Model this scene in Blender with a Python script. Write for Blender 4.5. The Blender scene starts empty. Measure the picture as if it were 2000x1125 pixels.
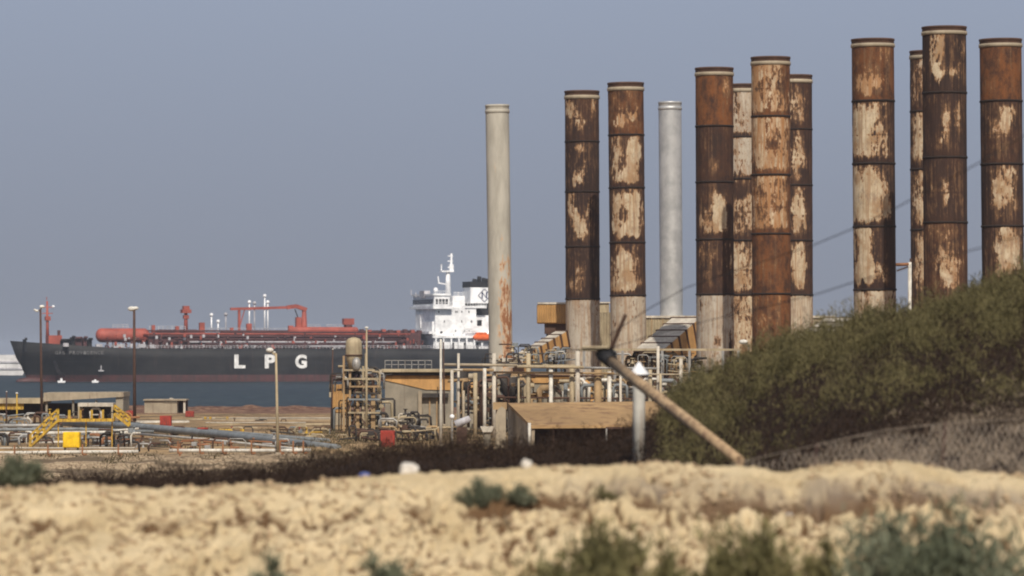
import bpy, bmesh, math, random
import numpy as np
from mathutils import Vector, Matrix
R = math.radians
scene = bpy.context.scene
COL = scene.collection
H = 11.0            # eye height above the sea
FPX = 8000.0        # focal length in photo pixels (photo is 2000 wide)
HY = 690.0          # horizon row in the photo
random.seed(5)
rng = np.random.default_rng(5)

# ------------------------------------------------------------------ camera, sky, sun
cam_d = bpy.data.cameras.new('camera'); cam = bpy.data.objects.new('camera', cam_d); COL.objects.link(cam)
cam.location = (0, 0, H); cam.rotation_euler = (R(90), 0, 0)
cam_d.sensor_width = 36; cam_d.lens = 36*FPX/2000
cam_d.shift_y = (HY-562.5)/2000
cam_d.clip_start = .5; cam_d.clip_end = 60000
cam_d.dof.use_dof = True; cam_d.dof.focus_distance = 360; cam_d.dof.aperture_fstop = cam_d.lens/1000/0.098
scene.camera = cam
SUN_EL, SUN_AZ = R(45), R(8)        # azimuth measured from straight behind the camera, negative = left, positive = right
sdir = Vector((math.sin(SUN_AZ)*math.cos(SUN_EL), -math.cos(SUN_AZ)*math.cos(SUN_EL), math.sin(SUN_EL)))
sun_d = bpy.data.lights.new('sun', 'SUN'); sun = bpy.data.objects.new('sun', sun_d); COL.objects.link(sun)
sun_d.energy = 3.9; sun_d.angle = R(.6); sun_d.color = (1, .93, .82)
sun.rotation_euler = (-sdir).to_track_quat('-Z', 'Y').to_euler(); sun.location = (0, -50, 80)
world = bpy.data.worlds.new('World'); scene.world = world; world.use_nodes = True
wn = world.node_tree; wn.nodes.clear()
wo = wn.nodes.new('ShaderNodeOutputWorld'); bg = wn.nodes.new('ShaderNodeBackground'); wn.links.new(bg.outputs[0], wo.inputs[0])
sky = wn.nodes.new('ShaderNodeTexSky'); sky.sky_type = 'NISHITA'; sky.sun_disc = False
sky.sun_elevation = SUN_EL; sky.sun_rotation = math.atan2(sdir.x, sdir.y); sky.dust_density = 3
tcw = wn.nodes.new('ShaderNodeTexCoord'); sepw = wn.nodes.new('ShaderNodeSeparateXYZ'); wn.links.new(tcw.outputs['Generated'], sepw.inputs[0])
rampw = wn.nodes.new('ShaderNodeValToRGB'); wn.links.new(sepw.outputs[2], rampw.inputs[0])
els = rampw.color_ramp.elements
els[0].position = .0; els[0].color = (.236, .255, .308, 1)
els[1].position = .09; els[1].color = (.308, .357, .462, 1)
mrw = wn.nodes.new('ShaderNodeMapRange'); mrw.interpolation_type = 'SMOOTHSTEP'
mrw.inputs['From Min'].default_value = .12; mrw.inputs['From Max'].default_value = .6
wn.links.new(sepw.outputs[2], mrw.inputs['Value'])
sc10 = wn.nodes.new('ShaderNodeVectorMath'); sc10.operation = 'SCALE'; sc10.inputs['Scale'].default_value = 12.5
wn.links.new(rampw.outputs[0], sc10.inputs[0])
mixw = wn.nodes.new('ShaderNodeMixRGB'); wn.links.new(mrw.outputs[0], mixw.inputs[0]); wn.links.new(sc10.outputs[0], mixw.inputs[1]); wn.links.new(sky.outputs[0], mixw.inputs[2])
wn.links.new(mixw.outputs[0], bg.inputs[0]); bg.inputs[1].default_value = .08
scene.view_settings.view_transform = 'Standard'; scene.view_settings.look = 'None'
scene.view_settings.exposure = 0; scene.view_settings.gamma = 1; scene.view_settings.use_curve_mapping = False
scene.cycles.volume_bounces = 1; scene.cycles.filter_width = 2.0

# ------------------------------------------------------------------ helpers
def P(px, py, D): return Vector(((px-1000)*D/FPX, D, H+(HY-py)*D/FPX))
def W(n, D): return n*D/FPX
def DG(py, z=3.0): return (H-z)*FPX/(py-HY)          # distance at which ground of height z shows on row py

class MB:
    def __init__(s): s.bm = bmesh.new()
    def box(s, x0, x1, y0, y1, z0, z1, rz=0, bev=0):
        g = bmesh.ops.create_cube(s.bm, size=1)['verts']
        c = Vector(((x0+x1)/2, (y0+y1)/2, (z0+z1)/2))
        m = Matrix.Translation(c) @ Matrix.Rotation(rz, 4, 'Z') @ Matrix.Diagonal((abs(x1-x0), abs(y1-y0), abs(z1-z0), 1))
        bmesh.ops.transform(s.bm, matrix=m, verts=g)
        if bev:
            es = list({e for v in g for e in v.link_edges})
            bmesh.ops.bevel(s.bm, geom=es, offset=bev, segments=1, affect='EDGES')
        return s
    def bar(s, a, b, w, h=None):
        a, b = Vector(a), Vector(b); h = h or w; d = b-a
        g = bmesh.ops.create_cube(s.bm, size=1)['verts']
        q = d.to_track_quat('Z', 'Y')
        m = Matrix.Translation((a+b)/2) @ q.to_matrix().to_4x4() @ Matrix.Diagonal((w, h, d.length, 1))
        bmesh.ops.transform(s.bm, matrix=m, verts=g); return s
    def tube(s, pts, r, n=10, cap=True):
        pts = [Vector(p) for p in pts]; rs = r if isinstance(r, (list, tuple)) else [r]*len(pts)
        rings = []
        for i, p in enumerate(pts):
            d = (pts[min(i+1, len(pts)-1)]-pts[max(i-1, 0)])
            q = d.to_track_quat('Z', 'Y')
            rings.append([s.bm.verts.new(p+q @ Vector((math.cos(2*math.pi*k/n)*rs[i], math.sin(2*math.pi*k/n)*rs[i], 0))) for k in range(n)])
        for a, b in zip(rings, rings[1:]):
            for k in range(n): s.bm.faces.new((a[k], a[(k+1) % n], b[(k+1) % n], b[k])).smooth = True
        if cap:
            s.bm.faces.new(rings[0][::-1]); s.bm.faces.new(rings[-1])
        return s
    def lathe(s, c, prof, n=24, cap=True):
        c = Vector(c); rings = []
        for r, z in prof: rings.append([s.bm.verts.new(c+Vector((math.cos(2*math.pi*k/n)*r, math.sin(2*math.pi*k/n)*r, z))) for k in range(n)])
        for a, b in zip(rings, rings[1:]):
            for k in range(n): s.bm.faces.new((a[k], a[(k+1) % n], b[(k+1) % n], b[k])).smooth = True
        if cap: s.bm.faces.new(rings[0][::-1]); s.bm.faces.new(rings[-1])
        return s
    def ball(s, c, r, sc=(1, 1, 1), n=12):
        g = bmesh.ops.create_uvsphere(s.bm, u_segments=n, v_segments=max(6, n//2), radius=r)['verts']
        bmesh.ops.transform(s.bm, matrix=Matrix.Translation(Vector(c)) @ Matrix.Diagonal((*sc, 1)), verts=g)
        for v in g:
            for f in v.link_faces: f.smooth = True
        return s
    def prism(s, front, off):
        off = Vector(off); f = [s.bm.verts.new(Vector(p)) for p in front]; b = [s.bm.verts.new(Vector(p)+off) for p in front]
        n = len(f); s.bm.faces.new(f); s.bm.faces.new(b[::-1])
        for k in range(n): s.bm.faces.new((f[k], b[k], b[(k+1) % n], f[(k+1) % n]))
        return s
    def build(s, name, m, parent=None, normals=True):
        if normals: bmesh.ops.recalc_face_normals(s.bm, faces=s.bm.faces)
        me = bpy.data.meshes.new(name); s.bm.to_mesh(me); s.bm.free(); me.materials.append(m)
        o = bpy.data.objects.new(name, me); COL.objects.link(o)
        if parent:
            o.parent = parent
            # vertices were given in world space unless the parent is marked local
            if not parent.get('_loc') and not (parent.parent and parent.parent.get('_loc')):
                off = Vector(parent.location) + (Vector(parent.parent.location) if parent.parent else Vector())
                me.transform(Matrix.Translation(-off))
        return o
def tag(o, label=None, cat=None, group=None, kind=None):
    if label: o['label'] = label
    if cat: o['category'] = cat
    if group: o['group'] = group
    if kind: o['kind'] = kind
    return o
LOCALS = []
def thing(name, label, cat, loc=(0, 0, 0), group=None, local=False, rz=0):
    o = bpy.data.objects.new(name, None); COL.objects.link(o); o.location = loc; o.rotation_euler = (0, 0, rz); o.empty_display_size = .5
    if local: o['_loc'] = 1; LOCALS.append(o)
    return tag(o, label, cat, group)
def np_mesh(name, V, F, m, parent=None, smooth=True):
    me = bpy.data.meshes.new(name); n = F.shape[1]
    me.vertices.add(len(V)); me.vertices.foreach_set('co', np.ascontiguousarray(V, dtype=np.float32).ravel())
    me.loops.add(F.size); me.loops.foreach_set('vertex_index', F.astype(np.int32).ravel())
    me.polygons.add(len(F)); me.polygons.foreach_set('loop_start', np.arange(0, F.size, n, dtype=np.int32))
    me.polygons.foreach_set('loop_total', np.full(len(F), n, dtype=np.int32))
    if smooth: me.polygons.foreach_set('use_smooth', np.ones(len(F), dtype=bool))
    me.update(); me.validate(); me.materials.append(m)
    o = bpy.data.objects.new(name, me); COL.objects.link(o)
    if parent: o.parent = parent
    return o

# ------------------------------------------------------------------ numpy noise
def _h(ix, iy, s):
    n = (ix.astype(np.int64)*374761393 + iy.astype(np.int64)*668265263 + s*982451653) & 0x7fffffff
    n = ((n ^ (n >> 13))*1274126177) & 0x7fffffff
    return ((n ^ (n >> 16)) & 0xffff)/65535.0
def vn(x, y, s=0):
    ix, iy = np.floor(x), np.floor(y); fx, fy = x-ix, y-iy; fx = fx*fx*(3-2*fx); fy = fy*fy*(3-2*fy)
    a, b, c, d = _h(ix, iy, s), _h(ix+1, iy, s), _h(ix, iy+1, s), _h(ix+1, iy+1, s)
    return (a*(1-fx)+b*fx)*(1-fy)+(c*(1-fx)+d*fx)*fy
def fbm(x, y, s=0, o=4):
    t = 0; a = .5; tot = 0
    for k in range(o): t = t+a*vn(x*2**k, y*2**k, s+k*7); tot += a; a *= .5
    return t/tot
def worley(x, y, s=0):
    ix, iy = np.floor(x), np.floor(y); best = np.full(x.shape, 9.)
    for dx in (-1, 0, 1):
        for dy in (-1, 0, 1):
            cx, cy = ix+dx, iy+dy
            d = (cx+_h(cx, cy, s)-x)**2+(cy+_h(cx, cy, s+3)-y)**2; best = np.minimum(best, d)
    return np.sqrt(best)
def ss(a, b, x): t = np.clip((x-a)/(b-a), 0, 1); return t*t*(3-2*t)

# ------------------------------------------------------------------ materials
def nodes(name):
    m = bpy.data.materials.new(name); m.use_nodes = True; nt = m.node_tree; nt.nodes.clear()
    o = nt.nodes.new('ShaderNodeOutputMaterial'); b = nt.nodes.new('ShaderNodeBsdfPrincipled'); nt.links.new(b.outputs[0], o.inputs[0])
    return m, nt, b
def N(nt, typ, **k):
    n = nt.nodes.new(typ)
    for a, v in k.items(): setattr(n, a, v)
    return n
def noise(nt, vec, scale, detail=5, rough=.6):
    n = N(nt, 'ShaderNodeTexNoise'); n.inputs['Scale'].default_value = scale; n.inputs['Detail'].default_value = detail; n.inputs['Roughness'].default_value = rough
    nt.links.new(vec, n.inputs['Vector']); return n.outputs[0]
def mapping(nt, vec, sc):
    n = N(nt, 'ShaderNodeMapping'); n.inputs['Scale'].default_value = sc; nt.links.new(vec, n.inputs[0]); return n.outputs[0]
def mrange(nt, v, a, b, lo=0, hi=1):
    n = N(nt, 'ShaderNodeMapRange', interpolation_type='SMOOTHSTEP'); nt.links.new(v, n.inputs['Value'])
    for k, x in zip(('From Min', 'From Max', 'To Min', 'To Max'), (a, b, lo, hi)): n.inputs[k].default_value = x
    return n.outputs[0]
def mix(nt, f, a, b, mode='MIX'):
    n = N(nt, 'ShaderNodeMixRGB', blend_type=mode)
    for i, v in enumerate((f, a, b)):
        if isinstance(v, (int, float)): n.inputs[i].default_value = v
        elif isinstance(v, tuple): n.inputs[i].default_value = (*v, 1)
        else: nt.links.new(v, n.inputs[i])
    return n.outputs[0]
def math_(nt, op, a, b):
    n = N(nt, 'ShaderNodeMath', operation=op)
    for i, v in enumerate((a, b)):
        if isinstance(v, (int, float)): n.inputs[i].default_value = v
        else: nt.links.new(v, n.inputs[i])
    return n.outputs[0]
def attr(nt, nm): return N(nt, 'ShaderNodeAttribute', attribute_name=nm).outputs['Fac']
def bump(nt, b, h, dist, st=1.0):
    n = N(nt, 'ShaderNodeBump'); n.inputs['Distance'].default_value = dist; n.inputs['Strength'].default_value = st
    nt.links.new(h, n.inputs['Height']); nt.links.new(n.outputs[0], b.inputs['Normal'])
def paint(name, col, dirt=(.10, .07, .05), amt=.5, scale=.6, rough=.75, metal=0, streak=True, bmp=.01, coord='Object'):
    """weathered surface: base colour, cloudy fading, dirty vertical streaks and blotches"""
    m, nt, b = nodes(name); tc = N(nt, 'ShaderNodeTexCoord').outputs[coord]
    n1 = noise(nt, tc, scale, 6, .65)
    c = mix(nt, mrange(nt, n1, .3, .7), tuple(x*.72 for x in col), tuple(min(1, x*1.18) for x in col))
    n2 = noise(nt, mapping(nt, tc, (2.5, 2.5, .22) if streak else (1, 1, 1)), scale*2.2, 6, .7)
    c = mix(nt, mrange(nt, n2, .62-.25*amt, .78-.1*amt, 0, min(1, .3+amt)), c, dirt)
    nt.links.new(c, b.inputs['Base Color']); b.inputs['Roughness'].default_value = rough; b.inputs['Metallic'].default_value = metal
    b.inputs['Specular IOR Level'].default_value = .3
    if bmp: bump(nt, b, n2, bmp)
    return m
M = {}
M['ochre'] = paint('ochre_sheet', (.52, .29, .105), (.24, .125, .055), .5, .35)
M['tan'] = paint('tan_render', (.37, .25, .13), (.17, .10, .055), .6, .3)
M['shedroof'] = paint('stained_roof_sheet', (.37, .235, .11), (.17, .095, .05), .7, .22, streak=False)
M['beige'] = paint('beige_paint', (.38, .31, .20), (.16, .10, .06), .5, .5)
M['greywall'] = paint('grey_wall', (.25, .22, .17), (.13, .10, .075), .35, .4)
M['concrete'] = paint('concrete', (.36, .30, .215), (.17, .12, .085), .5, .3)
M['pale'] = paint('pale_paint', (.52, .47, .39), (.22, .14, .08), .5, .6)
M['steel'] = paint('galvanised_steel', (.34, .33, .31), (.19, .12, .075), .4, 1.2, .5, .3)
M['greypipe'] = paint('grey_pipe', (.20, .215, .22), (.10, .085, .07), .5, .6, .6)
M['whitepipe'] = paint('white_pipe', (.60, .57, .50), (.25, .15, .09), .5, .9, .6)
M['dark'] = paint('dark_steel', (.045, .038, .034), (.02, .015, .012), .3, 1)
M['seam'] = paint('sooty_flange', (.026, .018, .015), (.05, .03, .02), .4, 1.5, .95)
M['darkrust'] = paint('dark_rust', (.085, .045, .03), (.04, .025, .02), .4, 1)
M['yellow'] = paint('yellow_paint', (.58, .37, .04), (.22, .12, .04), .9, 1.6)
M['yellowbox'] = paint('bright_yellow_paint', (.80, .50, .015), (.40, .22, .03), .3, 1.6)
M['orange'] = paint('orange_paint', (.27, .125, .06), (.25, .09, .04), .4, 1.5)
M['red'] = paint('red_paint', (.36, .045, .03), (.13, .035, .025), .8, 1.6)
M['brownpole'] = paint('brown_pole', (.075, .042, .032), (.035, .025, .022), .4, 1.5)
M['white'] = paint('white_paint', (.88, .88, .89), (.62, .57, .52), .03, .3, .5, bmp=0)
M['shipgrey'] = paint('ship_grey', (.46, .45, .47), (.25, .2, .19), .5, .4, bmp=0)
M['hull'] = paint('black_hull', (.018, .017, .018), (.035, .03, .03), .45, .10, .55, bmp=0)
def hull_mat():
    m, nt, b = nodes('black_hull_plates'); tc = N(nt, 'ShaderNodeTexCoord').outputs['Object']
    n1 = noise(nt, tc, .09, 6, .65); n2 = noise(nt, mapping(nt, tc, (1.0, .1, .07)), .9, 6, .7); n3 = noise(nt, mapping(nt, tc, (.05, .05, .9)), .8, 4, .6)
    c = mix(nt, mrange(nt, n1, .35, .65), (.013, .013, .015), (.026, .026, .027)); c = mix(nt, mrange(nt, n2, .56, .74, 0, .8), c, (.065, .048, .042)); c = mix(nt, mrange(nt, n3, .55, .7, 0, .4), c, (.04, .04, .042))
    br = N(nt, 'ShaderNodeTexBrick'); br.inputs['Scale'].default_value = .12; br.inputs['Mortar Size'].default_value = .006; br.inputs['Color1'].default_value = (1, 1, 1, 1); br.inputs['Color2'].default_value = (.82, .82, .82, 1); br.inputs['Mortar'].default_value = (.6, .6, .6, 1)
    cx = N(nt, 'ShaderNodeSeparateXYZ'); nt.links.new(tc, cx.inputs[0]); cc = N(nt, 'ShaderNodeCombineXYZ'); nt.links.new(cx.outputs[0], cc.inputs[0]); nt.links.new(cx.outputs[2], cc.inputs[1]); nt.links.new(cc.outputs[0], br.inputs['Vector'])
    nt.links.new(mix(nt, 1., c, br.outputs['Color'], 'MULTIPLY'), b.inputs['Base Color']); b.inputs['Roughness'].default_value = .6; b.inputs['Specular IOR Level'].default_value = .2; return m
M['hull'] = hull_mat()
M['boot'] = paint('red_boot_paint', (.085, .034, .034), (.045, .03, .03), .8, .12, .6, bmp=0)
M['shipred'] = paint('ship_red', (.34, .080, .055), (.16, .05, .04), .4, .25, .6, bmp=0)
M['maroon'] = paint('ship_maroon', (.095, .040, .040), (.05, .033, .033), .5, .4, .7, bmp=0)
M['orangeboat'] = paint('lifeboat_orange', (.70, .13, .03), (.4, .08, .03), .1, .4, bmp=0)
M['black'] = paint('black_paint', (.018, .018, .020), (.03, .025, .02), .3, .5, bmp=0)
M['blue'] = paint('navy_blue', (.02, .03, .10), (.02, .03, .08), .1, .5, bmp=0)
M['letter'] = paint('white_lettering', (.78, .77, .75), (.5, .42, .38), .2, .6, bmp=0)
M['nameletter'] = paint('faded_lettering', (.17, .165, .165), (.07, .07, .07), .8, .6, bmp=0)
M['glass'] = paint('dark_window', (.03, .03, .035), (.02, .02, .02), .1, 1, .2, bmp=0)
M['bark'] = paint('bark', (.10, .07, .045), (.05, .035, .025), .4, 3)
M['wood'] = paint('weathered_pole', (.50, .35, .20), (.13, .07, .045), .8, 1.2)
M['lamp'] = paint('lamp_housing', (.66, .64, .58), (.3, .25, .2), .2, 2)
def galv_mat():
    m, nt, b = nodes('silver_sheet'); tc = N(nt, 'ShaderNodeTexCoord').outputs['Object']; sp = N(nt, 'ShaderNodeSeparateXYZ'); nt.links.new(tc, sp.inputs[0])
    n1 = noise(nt, mapping(nt, tc, (.6, .6, .5)), 1.0, 7, .65); n2 = noise(nt, mapping(nt, tc, (1.5, 1.5, .7)), 1.0, 7, .7)
    c = mix(nt, mrange(nt, n1, .35, .65), (.40, .40, .395), (.54, .535, .52))
    w = math_(nt, 'ADD', n2, math_(nt, 'MULTIPLY', mrange(nt, sp.outputs[2], 14, 3), .14)); c = mix(nt, mrange(nt, w, .66, .76, 0, .8), c, (.20, .12, .08))
    nt.links.new(c, b.inputs['Base Color']); b.inputs['Roughness'].default_value = .5; b.inputs['Metallic'].default_value = .45; return m
M['galv'] = galv_mat()
M['meshwire'] = paint('dull_wire', (.34, .29, .235), (.16, .10, .07), .6, 3)
M['stone'] = paint('white_stone', (.60, .56, .50), (.3, .25, .2), .4, 3, streak=False)
M['bluebag'] = paint('blue_plastic', (.10, .14, .38), (.3, .3, .35), .3, 8, .4)
def corrugated(base, name, freq):
    m = M[base].copy(); m.name = name; nt = m.node_tree
    b = [n for n in nt.nodes if n.type == 'BSDF_PRINCIPLED'][0]
    tc = N(nt, 'ShaderNodeTexCoord').outputs['Object']
    w = N(nt, 'ShaderNodeTexWave', wave_type='BANDS', bands_direction='X'); w.inputs['Scale'].default_value = freq; w.inputs['Distortion'].default_value = 0
    nt.links.new(tc, w.inputs['Vector']); bump(nt, b, w.outputs['Fac'], .12); return m
M['ochre_corr'] = corrugated('ochre', 'ochre_corrugated', 1.1)
M['tan_corr'] = corrugated('beige', 'beige_corrugated', .9)

def rust_material():
    m, nt, b = nodes('rusted_stack_shell'); tc = N(nt, 'ShaderNodeTexCoord').outputs['Object']
    info = N(nt, 'ShaderNodeObjectInfo').outputs['Random']
    off = N(nt, 'ShaderNodeCombineXYZ'); nt.links.new(math_(nt, 'MULTIPLY', info, 97.), off.inputs[0])
    add = N(nt, 'ShaderNodeVectorMath', operation='ADD'); nt.links.new(tc, add.inputs[0]); nt.links.new(off.outputs[0], add.inputs[1]); v = add.outputs[0]
    big = noise(nt, mapping(nt, v, (1, 1, .62)), .8, 9, .74)
    fine = noise(nt, mapping(nt, v, (2.6, 2.6, 1.0)), 1.5, 6, .7)
    drip = noise(nt, mapping(nt, v, (4, 4, .16)), 1.0, 5, .65)
    cov = attr(nt, 'cover')
    s = math_(nt, 'ADD', math_(nt, 'MULTIPLY', math_(nt, 'SUBTRACT', big, .5), 2.0), math_(nt, 'MULTIPLY', math_(nt, 'SUBTRACT', fine, .5), 1.7))
    s = math_(nt, 'ADD', s, math_(nt, 'MULTIPLY', math_(nt, 'SUBTRACT', drip, .5), .9))
    s = math_(nt, 'ADD', s, math_(nt, 'SUBTRACT', cov, .5))
    mask = mrange(nt, s, -.05, .07)
    rim = mrange(nt, s, .0, .16)
    cream = mix(nt, mrange(nt, big, .35, .7), (.44, .355, .235), (.60, .50, .36))
    soft = noise(nt, mapping(nt, v, (1, 1, .8)), .55, 4, .6)
    cream = mix(nt, mrange(nt, soft, .46, .66, 0, .75), cream, (.27, .150, .065))
    cream = mix(nt, math_(nt, 'MULTIPLY', attr(nt, 'grey'), .9), cream, (.42, .385, .335))
    cream = mix(nt, mrange(nt, drip, .44, .66, 0, .75), cream, (.30, .185, .10))
    cream = mix(nt, mrange(nt, noise(nt, mapping(nt, v, (2, 2, 1.2)), .9, 7, .75), .50, .64, 0, .55), cream, (.20, .15, .115))
    cream = mix(nt, math_(nt, 'MULTIPLY', attr(nt, 'orange'), mrange(nt, drip, .35, .6)), cream, (.34, .165, .065))
    cream = mix(nt, mrange(nt, fine, .60, .70, 0, .75), cream, (.15, .085, .05))
    cream = mix(nt, rim, (.34, .17, .075), cream)
    rust = mix(nt, mrange(nt, drip, .3, .7), (.022, .015, .014), (.050, .029, .022))
    rust = mix(nt, math_(nt, 'MULTIPLY', attr(nt, 'orange'), mrange(nt, big, .35, .6, .15, 1)), rust, (.185, .070, .024))
    rust = mix(nt, mrange(nt, fine, .58, .75, 0, .4), rust, (.12, .065, .038))
    tanm = math_(nt, 'MULTIPLY', mrange(nt, math_(nt, 'ADD', s, math_(nt, 'MULTIPLY', math_(nt, 'SUBTRACT', drip, .5), 1.6)), -.42, .08), .85)
    rust = mix(nt, tanm, rust, (.150, .085, .045))
    nt.links.new(mix(nt, mask, rust, cream), b.inputs['Base Color'])
    b.inputs['Roughness'].default_value = .85; b.inputs['Specular IOR Level'].default_value = .2
    bump(nt, b, s, .03); return m
RUST = rust_material()
def leafmat(name, a, c, rough=.8):
    m, nt, b = nodes(name); tc = N(nt, 'ShaderNodeTexCoord').outputs['Object']
    f = noise(nt, tc, 1.1, 3, .6); g = noise(nt, tc, 9., 2, .6)
    col = mix(nt, mrange(nt, f, .35, .65), a, c); col = mix(nt, mrange(nt, g, .45, .75, 0, .5), col, tuple(min(1, x*1.6) for x in c))
    nt.links.new(col, b.inputs['Base Color']); b.inputs['Roughness'].default_value = rough; b.inputs['Specular IOR Level'].default_value = .15
    b.inputs['Subsurface Weight'].default_value = 0
    return m
M['scrub'] = leafmat('green_scrub_leaves', (.055, .048, .021), (.135, .115, .052))
M['brush'] = leafmat('dry_brown_twigs', (.018, .011, .008), (.036, .022, .015))
M['greybrush'] = leafmat('pale_dry_stalks', (.13, .10, .075), (.26, .205, .15))
M['weeds'] = leafmat('weed_stems', (.045, .034, .018), (.085, .068, .034))
M['bluegreen'] = leafmat('bluish_leaves', (.070, .080, .050), (.145, .155, .105))
M['olive'] = leafmat('olive_leaves', (.085, .078, .034), (.18, .16, .075))

# ------------------------------------------------------------------ ground
pc = np.array([[-900, 950], [0, 950], [80, 943], [130, 938], [300, 947], [430, 945], [500, 937], [560, 940], [640, 932], [760, 919], [900, 913], [1000, 906], [1100, 903], [1300, 900], [1450, 905], [1530, 917], [1565, 912], [1640, 899], [1750, 896], [1820, 905], [1880, 915], [2000, 922], [2900, 930]], float)
pr = np.array([[-900, 938], [0, 950], [250, 948], [430, 940], [600, 926], [700, 908], [780, 893], [900, 880], [1000, 882], [1180, 872], [1270, 832], [1330, 786], [1400, 750], [1480, 720], [1550, 694], [1700, 648], [1850, 614], [1950, 588], [2000, 574], [2300, 500], [3000, 520]], float)
DC, DR = 60., 110.
def crest_z(X): return H+(HY-9-np.interp(X*FPX/DC+1000, pc[:, 0], pc[:, 1]))*DC/FPX
def ridge_z(X): return H+(HY-np.interp(X*FPX/DR+1000, pr[:, 0], pr[:, 1]))*DR/FPX
def coast(X): return np.interp(X, [-200, -88, -66, 400], [720, 705, 588, 585])
def ground(X, Y):
    cz = crest_z(X); rz = ridge_z(X); pX = X*FPX/DR+1000
    right = ss(1250, 1600, pX)
    low = 7.7+right*(1.3); 
    ks = [(-60, H-4.2), (30, H-3.8), (56.2, H-3.35), (58.9, cz-.45), (59.75, cz-.12), (60.15, cz), (61.0, cz-.06), (65., cz-.9), (74., low), (90., low*.45+.55*(low+(rz-low)*.40)), (103., low+(rz-low)*.84), (110., rz), (124., rz-.8), (185., 3.), (520., 3.)]
    Z = np.zeros(X.shape)
    for (y0, a), (y1, b) in zip(ks, ks[1:]):
        t = np.clip((Y-y0)/(y1-y0), 0, 1); m = (Y >= y0) & (Y < y1)
        Z = np.where(m, a*(1-t)+b*t, Z)
    Z = np.where(Y < -60, H-4.2, Z)
    Z = np.where(Y >= 520, 3.0, Z)
    # coarse relief
    mid = ss(68, 80, Y)*(1-ss(520, 570, Y))
    Z = Z+mid*(fbm(X*.25, Y*.25, 3)-.5)*.5
    Z = Z+ss(190, 240, Y)*(1-ss(310, 350, Y))*((fbm(X*.5, Y*.25, 13)-.55)*1.0+(fbm(X*2.5, Y*.8, 14)-.5)*.35)
    c = coast(X); Z = Z-ss(-6, 14, Y-c)*5.+ss(-25, -12, Y-c)*(1-ss(-6, 3, Y-c))*(fbm(X*.35, Y*.35, 8)*1.1-.2)
    return Z
def bank(X, Y, Z):
    w = ss(50, 56, Y)*(1-ss(60.0, 60.5, Y)); lip = ss(59.1, 59.8, Y)
    px = X*FPX/59+1000
    rough = .45+.55*ss(520, 1000, px+300*(fbm(X*.4, Y*.4, 4)-.5))
    wx = X+.12*(fbm(X*4, Y*2.5, 31)-.5)*2; wy = Y+.22*(fbm(X*4, Y*2.5, 37)-.5)*2
    p1 = worley(wx*4.2, wy*1.9, 5); p2 = worley(wx*7.5+3, wy*3.6, 6); g = fbm(X*1.5, Y*.8, 9); g2 = fbm(X*2.6+9, Y*1.3, 19)
    p1 = p1+.45*(fbm(X*9, Y*5, 44)-.5); p2 = p2+.4*(fbm(X*15, Y*8, 45)-.5)
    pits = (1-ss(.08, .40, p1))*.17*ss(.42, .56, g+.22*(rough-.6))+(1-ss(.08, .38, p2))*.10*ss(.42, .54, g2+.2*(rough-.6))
    lump = (1-ss(.0, .62, worley(wx*5.1+7, wy*2.6, 52)))*.09*ss(.42, .6, fbm(X*.9, Y*.6, 53)+.25*(rough-.7))
    rel = (fbm(X*1.1, Y*.7, 12)-.5)*.30+(fbm(X*5, Y*3, 22)-.5)*.13*rough+(fbm(X*15, Y*8, 26)-.5)*.05+lump
    # rolls of rounded earth on the crest at the right
    roll = np.exp(-((Y-59.6)/.45)**2)*.05*ss(1080, 1300, px)*(1-.8*np.exp(-((px-1550)/14)**2))
    Z = Z+w*((rel-pits*rough)*(1-.8*lip))+roll+w*lip*(.07*(fbm(X*5, Y*5, 2)-.5)+.03*ss(.55,.7,fbm(X*11,Y*11,92)))
    net = ss(.52, .60, fbm(X*5.2+.5*vn(X*9, Y*5, 81), Y*2.6, 82, 5)+.13*(rough-.86)+.03*(fbm(X*.7, Y*.5, 84)-.5))
    Z = Z-w*.06*net*(1-.8*lip)
    dirt = .62*w*net*(1-.75*lip)*(.55+.45*ss(.35, .6, vn(X*2.3, Y*1.4, 99)))+w*np.clip(ss(.035, .13, pits*(.5+.5*rough))*.95, 0, 1)*(1-.7*lip)+w*(1-lip)*.6*np.exp(-((Y-58.9)/.25)**2)*ss(.38, .6, fbm(X*.8, Y*0+3, 15))  # brown soil patches and pits, plus a painted shade line under the lip
    under = w*np.exp(-((Y-58.85-.12*(fbm(X*1.3, Y*0+1, 95)-.5)*2)/.20)**2)*ss(.36, .56, fbm(X*1.1, Y*0+3, 15)); dirt = dirt+.6*under; Z = Z-.10*under  # second shade line under the lip, put into the colour and a shallow groove
    bank.damp = w*np.exp(-((Y-59.25)/.28)**2)*ss(1000, 1200, px)*(.6+.4*ss(.4, .6, fbm(X*2, Y*3, 96)))*(1-.8*np.exp(-((px-1550)/20)**2))  # grey-brown shade painted on the undersides of the right crest rolls
    return Z, np.clip(dirt, 0, 1)
def axis(segs):
    out = []
    for a, b, n in segs: out += list(np.linspace(a, b, n, endpoint=False))
    return np.array(out+[segs[-1][1]])
xs = axis([(-1500, -200, 12), (-200, -90, 40), (-90, -14, 90), (-14, -8.2, 60), (-8.2, 8.2, 460), (8.2, 14, 60), (14, 90, 90), (90, 200, 20), (200, 1500, 12)])
ys = axis([(-600, 40, 14), (40, 55.5, 40), (55.5, 60.8, 190), (60.8, 75, 40), (75, 125, 70), (125, 320, 110), (320, 560, 60), (560, 760, 90), (760, 1000, 6)])
GX, GY = np.meshgrid(xs, ys); GZ = ground(GX, GY); GZ, DIRT_SHADE = bank(GX, GY, GZ); UNDERSIDE_SHADE = bank.damp
nx, ny = len(xs), len(ys); idx = np.arange(nx*ny).reshape(ny, nx)
F = np.stack([idx[:-1, :-1], idx[:-1, 1:], idx[1:, 1:], idx[1:, :-1]], -1).reshape(-1, 4)
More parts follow.
